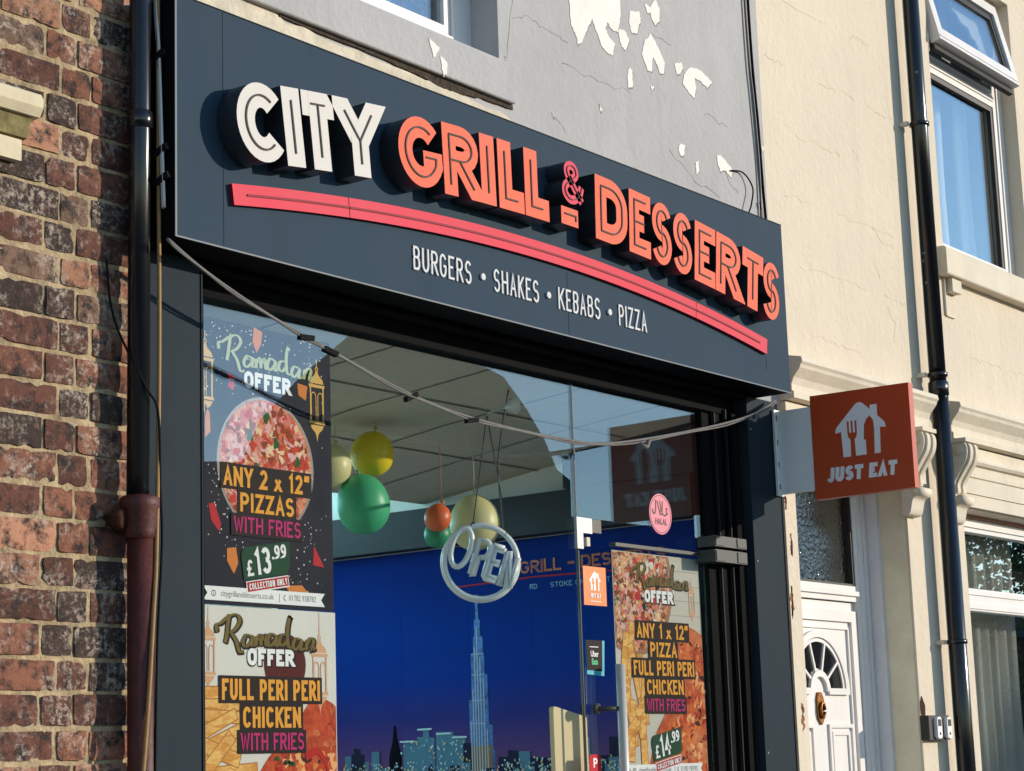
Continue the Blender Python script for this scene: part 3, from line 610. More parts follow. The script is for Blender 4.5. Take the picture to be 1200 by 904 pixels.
def sign_letter(ch, x0, x1, face, t=T, h=H, dz=0, bar=1.0):
    F = arcF((x0+x1)/2, dz); w_ = x1-x0; mb = MB(); F2 = F.at(-w_/2, 0)
    D0, D1 = .003, .086; inl = MB(); ti = .0062
    if ch == '&':
        p = smooth([(.122, .074), (.108, .040), (.078, .017), (.046, .014), (.021, .034), (.024, .062), (.058, .088), (.088, .112), (.082, .138), (.058, .146), (.036, .134), (.036, .110), (.062, .078), (.122, .014)], 5)
        p = [(a*w_/.13, b_) for a, b_ in p]; mb.ribbon(F2, p, .034, D1, D0, 0, 1); inl.ribbon(F2, p, .0026, D1+.0035, D1+.0005)
    elif ch == '-':
        mb.ribbon(F2, [(0, h/2), (w_, h/2)], h, D1, D0, 0, 1); inl.ribbon(F2, [(.02, h/2+.008), (w_-.016, h/2+.008), (w_-.016, h/2-.012)], .006, D1+.0035, D1+.0005)
    elif ch in 'CG':
        ro, ri = w_*.52, .16
        c = arc(w_*.52, h/2, w_*.52-t/2, h/2-t/2, 40, 320 if ch == 'C' else 345, 26)
        mb.ribbon(F2, c, t*(.95 if ch == 'C' else .88), D1, D0, 0, 1); inl.ribbon(F2, c[1:-1], ti, D1+.0035, D1+.0005)
        if ch == 'G':
            xv = w_*.985-t*.42; mb.ribbon(F2, [(xv, h*.30), (xv, h*.53)], t*.84, D1, D0, 0, 1); mb.ribbon(F2, [(w_*.56, h*.415), (xv, h*.415)], h*.23, D1, D0, 0, 1)
            inl.ribbon(F2, [c[-2], (xv, h*.44), (w_*.61, h*.44)], ti, D1+.0035, D1+.0005)
    else:
        tt = {'S': .066, 'E': .07, 'R': .074, 'D': .076, 'L': .08}.get(ch, t)
        gw, st = GL[ch]
        glyph(mb, F2, ch, 0, 0, w_, h, tt, D1, D0, 0, 1)
        for q in st:      # inlay follows the centrelines, drawn in from the ends
            P = [(tt/2+a*(w_-tt), tt/2+b_*(h-tt)) for a, b_ in q]
            
            inl.ribbon(F2, P, ti, D1+.0035, D1+.0005)
    L = mb.build('letter', [face, LSIDE], sign, recalc=False); inl.build('inlay', INLAY, L, recalc=False)
for ch, a, b_ in (('C', .193, .412), ('I', .402, .487), ('T', .492, .642), ('Y', .650, .868)): sign_letter(ch, a, b_, LWHITE)
for ch, a, b_ in (('G', .947, 1.188), ('R', 1.188, 1.391), ('I', 1.396, 1.482), ('L', 1.498, 1.648), ('L', 1.654, 1.80), ('D', 2.098, 2.316), ('E', 2.327, 2.478), ('S', 2.486, 2.630),
                  ('S', 2.638, 2.780), ('E', 2.798, 2.957), ('R', 2.960, 3.157), ('T', 3.166, 3.338), ('S', 3.336, 3.474)): sign_letter(ch, a, b_, LORANGE)
sign_letter('&', 1.885, 2.022, LPINK, dz=.104); sign_letter('-', 1.876, 1.984, LORANGE, h=.068, dz=.013)
def stripe_z(x): return 3.225+.122*(1-((x-1.86)/1.63)**2)
w = MB(); gr = MB()
for a, b_ in ((.230, .766), (.769, 2.910), (2.913, 3.482)):
    n = max(6, int((b_-a)/.06)); w.ribbon(FAC(0), [(a+(b_-a)*k/n, stripe_z(a+(b_-a)*k/n)) for k in range(n+1)], .067, .016, .001, 0, 1)
    a2, b2 = max(a, .29), min(b_, 3.42); gr.ribbon(FAC(0), [(a2+(b2-a2)*k/n, stripe_z(a2+(b2-a2)*k/n)) for k in range(n+1)], .0075, .0195, .0165)
st = w.build('stripe', [STRIPE, STRIN], sign, recalc=False); gr.build('groove', STRIN, st, recalc=False)
TAGM = mat('white_tagline', (.60, .60, .60), .6, .2)
for txt, a, b_ in (('BURGERS', 1.106, 1.424), ('SHAKES', 1.556, 1.827), ('KEBABS', 1.952, 2.224), ('PIZZA', 2.354, 2.548)): w = MB(); word(w, FAC(0), txt, a, 3.147, .084, .04, .0086, .012, .005, .001, fit=b_-a); w.build('tagline_word', TAGM, sign, recalc=False)
for x_ in (1.491, 1.888, 2.289): w = MB(); w.prism(FAC(0), circ(x_, 3.188, .0125, 16), .001, .009); w.build('tagline_dot', TAGM, sign)

# cable strung across the shopfront with taped lights
sc = thing('strung_cable', 'grey cable with black tape sagging across the shop window from pilaster to pilaster', 'cable', (1.9, .05, 2.8))
CB = [(-.03, 0, 3.036), (.13, 0, 2.963), (.40, .01, 2.88), (.70, .02, 2.81), (1.11, .03, 2.72), (1.50, .05, 2.682), (2.05, .07, 2.674), (2.40, .08, 2.698), (3.03, .09, 2.823), (3.50, .1, 2.94), (3.76, .115, 3.04)]
CBS = smooth(CB, 6); w = MB(); w.tube(CBS, .0055, 8); w.tube([(p[0]-.0, p[1]-.005, p[2]-.0075-.003*math.sin(k*.9)) for k, p in enumerate(CBS)], .0036, 7); w.build('wire', GALV, sc)
for x_, y_, z_, a in ((.58, .015, 2.832, .1), (.70, .02, 2.805, -.15), (1.12, .035, 2.712, .45), (1.47, .05, 2.675, .2)):
    w = MB(); f = FAC(y_-.006, x_, z_).at(0, 0, 0, a); w.prism(f, [(-.034, -.008), (.03, -.010), (.034, .006), (-.03, .009)], -.012, .006); w.build('tape', TAPE, sc)
for k, (x_, z_, y_) in enumerate(((3.50, 2.935, .09), (2.62, 2.725, .08))):
    w = MB(); w.tube([(x_-.04, y_-.01, z_-.012), (x_+.005, y_-.012, z_-.02), (x_+.03, y_-.008, z_+.01)], .008, 8); w.build('cable_joint', GALV, sc)

# ================================================================== INSIDE THE WINDOW: posters
PW, PH = .655, .915
def lantern(mb, F, u, v, h, w, m=0):
    """fretted lantern hung from a ring: dome, rim, arched panes, rim, finial"""
    k = h/.2; P = lambda L: [(u+a*k, v+b_*k) for a, b_ in L]
    def ln(L, t=.0042, cl=False): mb.ribbon(F, P(L), t*k, w, None, m, closed=cl)
    ln([(0, .03), (0, .006)], .003); ln(circ(0, .004, .005, 10), .003, True)
    mb.poly(F, P([(-.004, -.002), (.004, -.002), (.008, -.012), (.022, -.022), (.027, -.034), (-.027, -.034), (-.022, -.022), (-.008, -.012)]), w, m)
    mb.poly(F, P([(-.031, -.037), (.031, -.037), (.029, -.045), (-.029, -.045)]), w, m)
    ln([(-.024, -.045), (-.0235, -.133)], .005); ln([(.024, -.045), (.0235, -.133)], .005)
    for c in (-.0125, .0125): ln([(c-.009, -.131), (c-.009, -.07)]+[(c+a*.009, -.07+b_*.012) for a, b_ in arc(0, 0, 1, 1, 180, 0, 6)]+[(c+.009, -.131)], .0028)
    mb.poly(F, P([(-.029, -.133), (.029, -.133), (.031, -.141), (-.031, -.141)]), w, m)
    mb.poly(F, P([(-.026, -.144), (.026, -.144), (.019, -.155), (.008, -.163), (.003, -.172), (0, -.188), (-.003, -.172), (-.008, -.163), (-.019, -.155)]), w, m)
def badge(mb, F, u, v, rot, big, dec, lay, g_, r_, w_, pnd='\u00a3'):
    f = F.at(u, v, 0, rot)
    mb.poly(f, arc(-.075, .028, .03, .03, 180, 90, 6)+[(.125, .058), (.115, -.02), (.10, -.045), (-.105, -.045)], lay, g_)
    mb.poly(f, [(-.098, -.05), (.10, -.05), (.10, -.088), (-.098, -.088)], lay+.0004, w_); mb.poly(f, [(-.094, -.053), (.097, -.053), (.097, -.084), (-.094, -.084)], lay+.0008, r_)
    word(mb, f, pnd, -.088, -.035, .052, .034, .009, .005, lay+.0012, m=w_); word(mb, f, big, -.05, -.035, .085, .046, .0145, .005, lay+.0012, m=w_)
    word(mb, f, '.'+dec, .033, .008, .044, .029, .009, .003, lay+.0012, m=w_)
    word(mb, f, 'COLLECTION ONLY', -.087, -.079, .021, .011, .0042, .0028, lay+.0016, m=w_, fit=.178)
def urlstrip(mb, F, v, lay, w_, ink, rot=0):
    f = F.at(PW/2, v, 0, rot)
    mb.poly(f, [(-.28, -.022), (.28, -.022), (.262, 0), (.28, .022), (-.28, .022), (-.262, 0)], lay, w_)
    mb.ribbon(f, circ(-.235, 0, .009, 14), .003, lay+.0004, None, ink, closed=True); mb.ribbon(f, [(-.235, -.009), (-.235, .009)], .002, lay+.0004, None, ink)
    font(mb, f, 'citygrillanddesserts.co.uk', -.085, 0, .027, lay+.0005, ink, .88); font(mb, f, '|', .062, 0, .03, lay+.0005, ink)
    mb.ribbon(f, [(.09, .009), (.083, .004), (.083, -.004), (.092, -.010)], .0035, lay+.0004, None, ink); font(mb, f, '01782 938782', .172, 0, .027, lay+.0005, ink, .84)
def band(mb, F, txt, uc, v0, h, wid, lay, bgm, fgm, pad=.012, bg_=True, t=None):
    if bg_: mb.rect(F, uc-wid/2-pad, uc+wid/2+pad, v0-.010, v0+h+.010, lay, bgm)
    word(mb, F, txt, uc, v0, h, h*.56, t or h*.19, h*.10, lay+.0006, m=fgm, align='c', fit=wid)
INK_W = mat('print_white', (.80, .79, .77), .6, .12); NAVY = mat('print_navy', lin(26, 28, 44, .9), .6, .12, noise=(5, .3)); CREAMP = mat('print_pale_grey', lin(222, 218, 208, .92), .6, .12, noise=(3, .06))
GOLD = mat('print_gold', lin(226, 180, 96, .85), .6, .12); GOLDD = mat('print_dark_gold', lin(128, 108, 52, .8), .6, .12, noise=(30, .3)); SAGE = mat('print_sage', lin(186, 196, 150, .85), .6, .12)
PBLK = mat('print_black', lin(38, 26, 26, .8), .6, .12); YEL = mat('print_amber', lin(242, 168, 62, .88), .6, .12); MAG = mat('print_magenta', lin(206, 44, 120, .85), .6, .12)
GRN = mat('print_green', lin(22, 74, 48, .8), .6, .12); RED = mat('print_red', lin(196, 40, 52, .85), .6, .12); ORC = mat('print_orange_chip', lin(222, 132, 62, .85), .6, .12); GREYI = mat('print_grey_ink', (.12, .12, .12), .5, .3)
LANT = mat('print_lantern_line', lin(224, 170, 130, .85), .6, .12)
PIZ = voro('print_pizza', [lin(120, 40, 26, .8), lin(186, 72, 40, .85), lin(226, 120, 78, .85), lin(232, 168, 128, .85), lin(196, 70, 66, .85), lin(238, 196, 150, .85)], 46)
PIZ2 = voro('print_pizza_toppings', [lin(60, 28, 22, .8), lin(170, 60, 40, .85), lin(226, 190, 150, .85), lin(226, 120, 70, .85), lin(60, 40, 34, .85), lin(236, 210, 180, .85)], 38)
CHK = voro('print_chicken', [lin(90, 28, 14, .8), lin(186, 62, 30, .85), lin(214, 88, 46, .85), lin(160, 46, 30, .85), lin(228, 130, 76, .85)], 30, warp=.9)
CHK2 = voro('print_chicken_glaze', [lin(150, 52, 20, .8), lin(206, 92, 40, .85), lin(220, 116, 60, .85), lin(182, 70, 34, .85), lin(232, 150, 96, .85)], 12, warp=1.2)
FRY = voro('print_fries', [lin(196, 122, 48, .85), lin(226, 160, 76, .85), lin(244, 196, 116, .88), lin(216, 146, 66, .85)], 20, stretch=(1, 1, 3)); FRYD = mat('print_fry_edge', lin(186, 124, 58, .85), .6, .12)
PLANK = mat('print_planks', lin(206, 200, 186, .9), .6, .12, noise=(3, .1)); CHILI = mat('print_chilli', lin(190, 36, 30, .85), .6, .12); LEAF = mat('print_herb', lin(40, 92, 44, .8), .6, .12)
BOWL = mat('print_sauce_bowl', lin(92, 22, 22, .8), .6, .12); SILV = mat('print_tray', lin(150, 146, 140, .9), .6, .12)
def ncirc(cx, cy, r, n=36, amp=.03, ry=None):
    a0 = random.random()*6
    return [(cx+r*(1+amp*math.sin(3*k/n*math.tau+a0)+amp*.5*math.sin(7*k/n*math.tau+a0*2))*math.cos(k/n*math.tau), cy+(ry or r)*(1+amp*math.sin(3*k/n*math.tau+a0))*math.sin(k/n*math.tau)) for k in range(n)]
def clip(pts, u0, u1, v0, v1):
    """Sutherland-Hodgman to the poster sheet"""
    def cut(P, ins, inter):
        out = []
        for i in range(len(P)):
            a, b_ = P[i-1], P[i]
            if ins(b_):
                if not ins(a): out.append(inter(a, b_))
                out.append(b_)
            elif ins(a): out.append(inter(a, b_))
        return out
    def ix(x): return lambda a, b_: (x, a[1]+(b_[1]-a[1])*(x-a[0])/((b_[0]-a[0]) or 1e-9))
    def iy(y): return lambda a, b_: (a[0]+(b_[0]-a[0])*(y-a[1])/((b_[1]-a[1]) or 1e-9), y)
    for ins, it in ((lambda p: p[0] >= u0, ix(u0)), (lambda p: p[0] <= u1, ix(u1)), (lambda p: p[1] >= v0, iy(v0)), (lambda p: p[1] <= v1, iy(v1))):
        if pts: pts = cut(pts, ins, it)
    return pts
def fries(F, sticks, parent, lay):
    mb = MB(); ed = MB()
    for k, (u, v, a, l, h) in enumerate(sticks):
        f = F.at(0, 0); c, s_ = math.cos(a), math.sin(a)
        for mbx, g_, dw in ((ed, .004, 0), (mb, 0, .0003)):
            q = [(u+x*c-y*s_, v+x*s_+y*c) for x, y in ((-l/2-g_, -h/2-g_), (l/2+g_, -h/2*.8-g_), (l/2+g_, h/2*.9+g_), (-l/2-g_, h/2+g_))]
            q = clip(q, .004, PW-.004, -PH+.004, -.004)
            if len(q) > 2: mbx.poly(F, q, lay+k*.00006+dw*.1)
    o = mb.build('fries_print', FRY, parent, recalc=False); ed.build('fries_outline', FRYD, parent, recalc=False)
def poster(x, ztop, label, sheet, y=GY+.018):
    o = thing('poster', label, 'poster', (x, y, ztop-PH))
    n = 14; w = MB()   # a slightly cockled sheet
    for a in range(n+1):
        for c_ in range(2): pass
    w.box(x, x+PW, y, y+.0012, ztop-PH, ztop); sh = w.build('sheet', sheet, o)
    return o, FAC(y-.0004, x, ztop)
def bits(F, n, inside, sizes, mats, name, parent, lay, lo=.6):
    """small printed morsels scattered over a printed dish"""
    mb = MB(); k = 0
    while k < n:
        u, v = random.uniform(.01, PW-.01), random.uniform(-PH+.01, -.01)
        if not inside(u, v): continue
        r_ = random.uniform(*sizes); a = random.uniform(0, 3.1); f = F.at(u, v, 0, a); mb.poly(f, ncirc(0, 0, r_, 8, .28, r_*random.uniform(lo*.5, lo+.3)), lay+.000003*k, random.randrange(len(mats))); k += 1
    return tag(mb.build(name, mats, parent, recalc=False), kind='stuff')
PK = [mat('print_'+n_, c_, .6, .12) for n_, c_ in (('ham', lin(226, 128, 118, .85)), ('cheese', lin(240, 206, 162, .88)), ('tomato', lin(206, 62, 44, .85)), ('onion', lin(232, 176, 172, .88)), ('crisp_crust', lin(150, 66, 34, .8)))]
KK = [mat('print_'+n_, c_, .6, .12) for n_, c_ in (('glaze', lin(232, 128, 66, .85)), ('spice', lin(196, 66, 28, .85)), ('char', lin(70, 26, 14, .8)), ('sheen', lin(244, 176, 118, .88)), ('sauce', lin(170, 44, 24, .85)))]
# --- 1: dark navy pizza poster
p1, F = poster(.333, 2.914, 'dark navy pizza offer poster priced 13.99, upper of the two in the left window', NAVY)
w = MB(); w.poly(F, circ(.338, -.455, .226, 48), .0004, 1); w.poly(F, circ(.338, -.455, .216, 48), .0008, 0); w.build('pizza_print', [PIZ, mat('print_plate', lin(60, 58, 64, .8), .4, .3)], p1, recalc=False)
bits(F, 420, lambda u, v: (u-.338)**2+(v+.455)**2 < .205**2, (.008, .02), PK, 'filling_print', p1, .0009)
w = MB()
for a, r_, s_ in ((60, .09, .02), (130, .12, .02), (200, .05, .022), (250, .14, .02), (10, .15, .018), (90, .16, .02)):
    cx, cy = .338+r_*math.cos(R(a)), -.455+r_*math.sin(R(a)); w.poly(F, ncirc(cx, cy, s_*.7, 9, .25, s_), .0024, 0)
w.poly(F, [(.39, -.36), (.43, -.30), (.50, -.36), (.54, -.45), (.54, -.5), (.40, -.52)], .00085, 1); build_each(w, 'topping_print', [LEAF, CHK], p1)
for u_, v_ in ((.062, -.085), (.585, -.105)): w = MB(); lantern(w, F, u_, v_, .26, .0006); w.build('lantern_print', GOLD, p1, recalc=False)
w = MB()
for q, m_ in (([(.285, -.0), (.325, -.012), (.318, -.055), (.297, -.085), (.278, -.05)], 0), ([(.06, -.28), (.082, -.31), (.085, -.37), (.062, -.39)], 0), ([(.165, -.17), (.195, -.18), (.19, -.225), (.165, -.215)], 1),
              ([(.49, -.16), (.54, -.165), (.53, -.215), (.495, -.20)], 0), ([(.075, -.60), (.10, -.595), (.13, -.66), (.12, -.685), (.085, -.65)], 1), ([(.155, -.735), (.195, -.73), (.205, -.78), (.185, -.815), (.155, -.775)], 0),
              ([(.56, -.70), (.61, -.77), (.555, -.765)], 1), ([(.42, -.84), (.50, -.835), (.53, -.86), (.47, -.895)], 0)): w.poly(F, q, .0006, m_)
build_each(w, 'crumb_print', [ORC, RED], p1)
w = MB()
for k in range(230):
    if k < 120: u, v = random.uniform(.04, .62), -abs(random.gauss(.02, .12))-.01
    else:
        cx, cy = random.choice(((.1, -.55), (.17, -.68), (.52, -.74), (.45, -.8), (.57, -.6))); u, v = random.gauss(cx, .04), random.gauss(cy, .05)
    if .02 < u < .63 and -.9 < v < -.01: s_ = random.uniform(.0012, .0034); w.poly(F, circ(u, v, s_, 6), .0005)
tag(w.build('speckle_print', CREAMP, p1, recalc=False), kind='stuff')
w = MB(); script(w, F, .115, -.045, .00086, .0032, 0); word(w, F, 'OFFER', .345, -.208, .056, .046, .0145, .006, .0032, m=1, align='c', fit=.22)
band(w, F, 'ANY 2 x 12"', .338, -.535, .064, .40, .0026, 2, 3); band(w, F, 'PIZZAS', .338, -.614, .062, .25, .0030, 2, 3); band(w, F, 'WITH FRIES', .338, -.682, .052, .31, .0034, 2, 4, t=.0078)
badge(w, F, .325, -.772, .16, '13', '99', .0026, 5, 6, 1); urlstrip(w, F, -.88, .0026, 1, 7)
w.build('lettering', [SAGE, INK_W, PBLK, YEL, MAG, GRN, RED, GREYI], p1, recalc=False)
# --- 2: pale chicken poster below it
p2, F = poster(.338, 1.996, 'pale peri peri chicken offer poster, lower of the two in the left window', CREAMP)
w = MB(); w.poly(F, ncirc(.41, -.175, .098, 32, .01, .098), .0004); w.build('sauce_bowl_print', BOWL, p2, recalc=False)
w = MB(); w.poly(F, clip(smooth([(.30, -.93), (.25, -.62), (.33, -.47), (.44, -.42), (.50, -.32), (.58, -.28), (.70, -.40), (.70, -.93)], 5, True), .004, PW-.004, -PH+.004, 0), .0005); w.build('chicken_print', CHK, p2, recalc=False)
bits(F, 260, lambda u, v: v < -.44 and u > .30+max(0, (v+.62))*.6 and not (v > -.33 and u < .5) and (v < -.47 or u > .46), (.006, .02), KK, 'glaze_print', p2, .0006, .8)
fries(F, [(.09+.02*(k % 3), -.275-.017*k+random.uniform(-.008, .008), random.uniform(-.15, .5), random.uniform(.2, .3), .038) for k in range(0, 17, 2)]+[(.13+random.uniform(-.09, .10), -.44-.026*k, random.uniform(-.8, .9), .26, .046) for k in range(0, 14, 2)], p2, .0008)
w = MB()
for q in ([(.50, -.47), (.56, -.455), (.60, -.50), (.61, -.545)], [(.375, -.50), (.38, -.55), (.36, -.61)], [(.42, -.53), (.45, -.58), (.49, -.62), (.52, -.66)]): w.ribbon(F, smooth(q, 5), .028, .0022, widths=[.03*(1-.8*i/(5*(len(q)-1))) for i in range(5*(len(q)-1)+1)])
build_each(w, 'chilli_print', CHILI, p2)
w = MB()
for k in range(16): u, v = random.uniform(.30, .62), random.uniform(-.80, -.47); w.poly(F, ncirc(u, v, .012, 7, .3, .008), .0025)
build_each(w, 'herb_print', LEAF, p2)
for u_, v_, h_ in ((.065, -.06, .22), (.575, -.09, .26)): w = MB(); lantern(w, F, u_, v_, h_, .0006); w.ribbon(F, [(u_, v_+.035), (u_, -.002)], .002, .0006); w.build('lantern_print', LANT, p2, recalc=False)
w = MB(); script(w, F, .098, -.032, .00088, .0010, 2, 1.7); script(w, F, .095, -.028, .00088, .0016, 0)
word(w, F, 'OFFER', .348, -.187, .056, .046, .0205, .006, .0016, m=2, align='c', fit=.225); word(w, F, 'OFFER', .343, -.183, .054, .046, .0145, .006, .0024, m=1, align='c', fit=.215)
band(w, F, 'FULL PERI PERI', .345, -.292, .066, .45, .0028, 2, 3); band(w, F, 'CHICKEN', .345, -.378, .066, .265, .0028, 2, 3); band(w, F, 'WITH FRIES', .345, -.448, .054, .29, .0034, 2, 4, t=.008)
badge(w, F, .36, -.76, .16, '12', '99', .0030, 5, 6, 1); urlstrip(w, F, -.88, .0030, 1, 7)
w.build('lettering', [GOLDD, INK_W, PBLK, YEL, MAG, GRN, RED, GREYI], p2, recalc=False)
# --- 3: the poster on the door
p3, F = poster(2.655, 2.318, 'pizza and chicken offer poster priced 14.99 on the glass door', PLANK, GY+.020)
w = MB()
for k in range(8): w.rect(F, .35, PW-.004, -.06-.062*k, -.058-.062*k, .0003)
w.build('plank_line_print', SILV, p3, recalc=False)
w = MB(); w.poly(F, clip(circ(.14, -.12, .30, 44), .004, PW-.004, -PH, -.004), .0004, 1); w.poly(F, clip(circ(.13, -.115, .285, 44), .004, PW-.004, -PH, -.004), .0007, 0); w.build('pizza_print', [PIZ2, mat('print_crust', lin(150, 92, 54, .85), .4, .3)], p3, recalc=False)
w = MB()
for k in range(26):
    a = random.uniform(-1.6, .6); r_ = random.uniform(.06, .26); u, v = .13+r_*math.cos(a), -.115+r_*math.sin(a)
    if .02 < u < .6 and v < -.02: w.poly(F, ncirc(u, v, random.uniform(.008, .02), 9, .2), .0011+.00002*k, random.randrange(3))
build_each(w, 'topping_print', [PBLK, RED, CREAMP], p3)
bits(F, 170, lambda u, v: (u-.13)**2+(v+.115)**2 < .275**2, (.006, .018), PK, 'filling_print', p3, .00072)
w = MB(); w.poly(F, clip(smooth([(.24, -.93), (.25, -.76), (.33, -.66), (.42, -.55), (.44, -.42), (.51, -.30), (.62, -.31), (.70, -.40), (.70, -.93)], 5, True), .004, PW-.004, -PH+.004, 0), .0012); w.build('chicken_print', CHK2, p3, recalc=False)
bits(F, 230, lambda u, v: v < -.36 and u > .48 and u < .645 or (v < -.68 and u > .34), (.006, .022), KK, 'glaze_print', p3, .00125, .5)
fries(F, [(.02+random.uniform(0, .17), -.42-.022*k, 1.57+random.uniform(-.4, .35), .28, .044) for k in range(0, 16, 2)]+[(.05+.022*k, -.76+.022*k, 1.0+random.uniform(-.4, .5), .24, .042) for k in range(0, 9, 2)], p3, .0014)
w = MB(); lantern(w, F, .585, -.11, .17, .0008); w.build('lantern_print', LANT, p3, recalc=False)
w = MB(); script(w, F, .135, -.045, .00082, .0016, 2, 1.6); script(w, F, .132, -.042, .00082, .0022, 0)
word(w, F, 'OFFER', .333, -.205, .055, .046, .021, .006, .0022, m=2, align='c', fit=.225); word(w, F, 'OFFER', .329, -.20, .052, .046, .0145, .006, .0028, m=1, align='c', fit=.215)
for k, (txt, wd, mm) in enumerate((('ANY 1 x 12"', .385, 3), ('PIZZA', .20, 3), ('FULL PERI PERI', .455, 3), ('CHICKEN', .275, 3), ('WITH FRIES', .29, 4))):
    band(w, F, txt, .345, -.345-.0755*k+(.008 if k == 4 else 0), .06 if k < 4 else .05, wd, .0030+.0003*k, 2, mm, t=None if k < 4 else .0076)
badge(w, F, .335, -.78, .16, '14', '99', .0036, 5, 6, 1); urlstrip(w, F, -.872, .0036, 1, 7)
w.build('lettering', [GOLDD, INK_W, PBLK, YEL, MAG, GRN, RED, GREYI], p3, recalc=False)

# --- stickers on the glass
def house_logo(mb, F, k, w0, w1, mw, mo):
    """house with fork and knife, unit height 1, centred"""
    P = lambda L: [(a*k, b_*k) for a, b_ in L]
    body = [(-.40, -.02), (-.52, -.04), (-.50, .06), (-.08, .46), (-.03, .49), (.03, .49), (.08, .46), (.22, .33), (.22, .41), (.36, .41), (.36, .20), (.50, .06), (.52, -.04), (.40, -.02), (.38, -.5), (-.38, -.5)]
    mb.prism(F, P(body), w0, w1, mw)
    fork = [(-.24, .14), (-.24, -.08)]; d = .0006
    for x_ in (-.25, -.17, -.09): mb.prism(F, P([(x_-.018, .16), (x_-.018, -.06), (x_+.018, -.06), (x_+.018, .16)]), w1, w1+d, mo)
    mb.prism(F, P([(-.268, -.06), (-.072, -.06), (-.085, -.14), (-.13, -.19), (-.12, -.505), (-.22, -.505), (-.21, -.19), (-.255, -.14)]), w1, w1+d*1.2, mo)
    kn = [(.10, -.505), (.10, -.22), (.06, -.22), (.08, .05), (.14, .17), (.21, .21), (.27, .12), (.28, -.05), (.26, -.505)]
    mb.prism(F, P(kn), w1, w1+d*1.4, mo)
st_ = thing('sticker', 'square orange JUST EAT sticker on the glass door', 'sticker', (2.48, GY, 2.08)); F = FAC(GY-.0005, 2.498, 2.162)
w = MB(); w.prism(F, [(-.078, -.076), (.078, -.076), (.078, .076), (-.078, .076)], 0, .0008); w.build('vinyl', mat('sticker_orange', lin(236, 124, 30, .88), .35, .4), st_)
w = MB(); house_logo(w, F.at(0, .02), .075, .001, .0016, 0, 1); word(w, F, 'JUST EAT', 0, -.046, .017, .012, .004, .0022, .0022, m=0, align='c', fit=.07); w.ribbon(F, [(-.035, -.06), (.035, -.06)], .003, .0022); w.build('print', [LOGOW, mat('sticker_logo_orange', lin(236, 124, 30, .88), .4, .3)], st_, recalc=False)
st_ = thing('sticker', 'small black and teal Uber Eats sticker on the door glass', 'sticker', (2.48, GY, 1.82)); F = FAC(GY-.0005, 2.483, 1.884)
w = MB(); w.prism(F, [(-.062, -.066), (.055, -.072), (.065, .066), (-.062, .066)], 0, .0008, 0); w.prism(F, [(-.062, -.05), (.042, -.054), (.048, .066), (-.062, .066)], .001, .0016, 1); w.build('vinyl', [mat('sticker_teal', (.02, .35, .42), .35, .4), PBLK], st_)
w = MB(); font(w, F, 'Uber', -.008, .012, .032, .002, 0, .8, bold=.02); font(w, F, 'Eats', -.008, -.018, .032, .002, 1, .8, bold=.02); w.ribbon(F, [(-.04, .04), (.02, .04)], .003, .002); w.build('lettering', [INK_W, mat('sticker_green_ink', (.05, .55, .25), .4, .3)], st_, recalc=False)
st_ = thing('sticker', 'red sticker with white upright letters by the door handle', 'sticker', (2.45, GY, 1.3)); F = FAC(GY-.0005, 2.453, 1.44)
w = MB(); w.prism(F, [(-.04, -.16), (.04, -.16), (.04, .06), (.028, .072), (-.028, .072), (-.04, .06)], 0, .0008); w.build('vinyl', RED, st_)
w = MB()
for k, ch in enumerate('PULL'): word(w, F, ch, 0, .022-.055*k, .036, .028, .0075, 0, .0014, m=0, align='c')
w.build('lettering', INK_W, st_, recalc=False)
st_ = thing('sticker', 'round pink halal sticker on the fanlight over the door', 'sticker', (2.996, GY, 2.4)); F = FAC(GY-.0005, 2.998, 2.487)
PNK = mat('sticker_pink', lin(226, 120, 142, .9), .35, .4); DRD = mat('sticker_dark_ink', lin(70, 12, 24, .7), .4, .3)
w = MB(); w.prism(F, circ(0, 0, .085, 36), 0, .0008); w.build('vinyl', PNK, st_)
w = MB(); w.ribbon(F, circ(0, 0, .078, 36), .003, .0014, None, closed=True)
for q, t_ in (([(.052, .028), (.045, .010), (.052, .004), (.03, -.004), (.015, .002)], .007), ([(.04, .024), (.052, .028)], .006), ([(.018, .055), (.013, .02), (.012, .003), (.0, -.002), (-.008, .012), (-.024, .055)], .007),
             ([(-.004, .055), (.004, .02), (-.008, .002)], .006), ([(-.036, .058), (-.036, .018), (-.046, .0), (-.058, .004), (-.06, .018)], .007)): w.ribbon(F, smooth(q, 5), t_, .0014)
font(w, F, 'HALAL', 0, -.033, .036, .0016, 0, .85, bold=.02); w.build('print', DRD, st_, recalc=False)

# --- neon OPEN ring hanging in the window
NEON = mat('unlit_neon_tube', (.86, .87, .85), .25, .5, coat=.3)
on = thing('open_sign', 'unlit white neon ring sign reading OPEN, hung crooked in the window', 'open sign', (2.02, .46, 2.1))
yw = R(47); rl = -R(18)
Uv = Vector((math.cos(yw), -math.sin(yw), 0)); Vv = Vector((0, 0, 1)); Wv = Vector((-math.sin(yw), -math.cos(yw), 0))
F = Fr((2.045, .47, 2.247), Uv, Vv, Wv).at(0, 0, 0, rl)
def T3(F, pts, w): return [F.p(a, b_, w) for a, b_ in pts]
w = MB(); w.tube(T3(F, circ(0, 0, .14, 48), 0), .0105, 10, closed=True); w.tube(T3(F, circ(0, 0, .147, 48), -.018), .008, 8, closed=True); w.build('ring', NEON, on)
w = MB()
def nl(pts, closed=False): w.tube(T3(F, [(a*1.0, b_*1.12) for a, b_ in pts], .004), .0112, 8, closed=closed)
nl(circ(-.088, .028, .036, 24, ry=.068), True)
nl([(-.028, -.05), (-.028, .075)]+arc(-.005, .045, .026, .03, 90, -90, 8)+[(-.014, .015), (-.014, -.05), (-.028, -.05)])
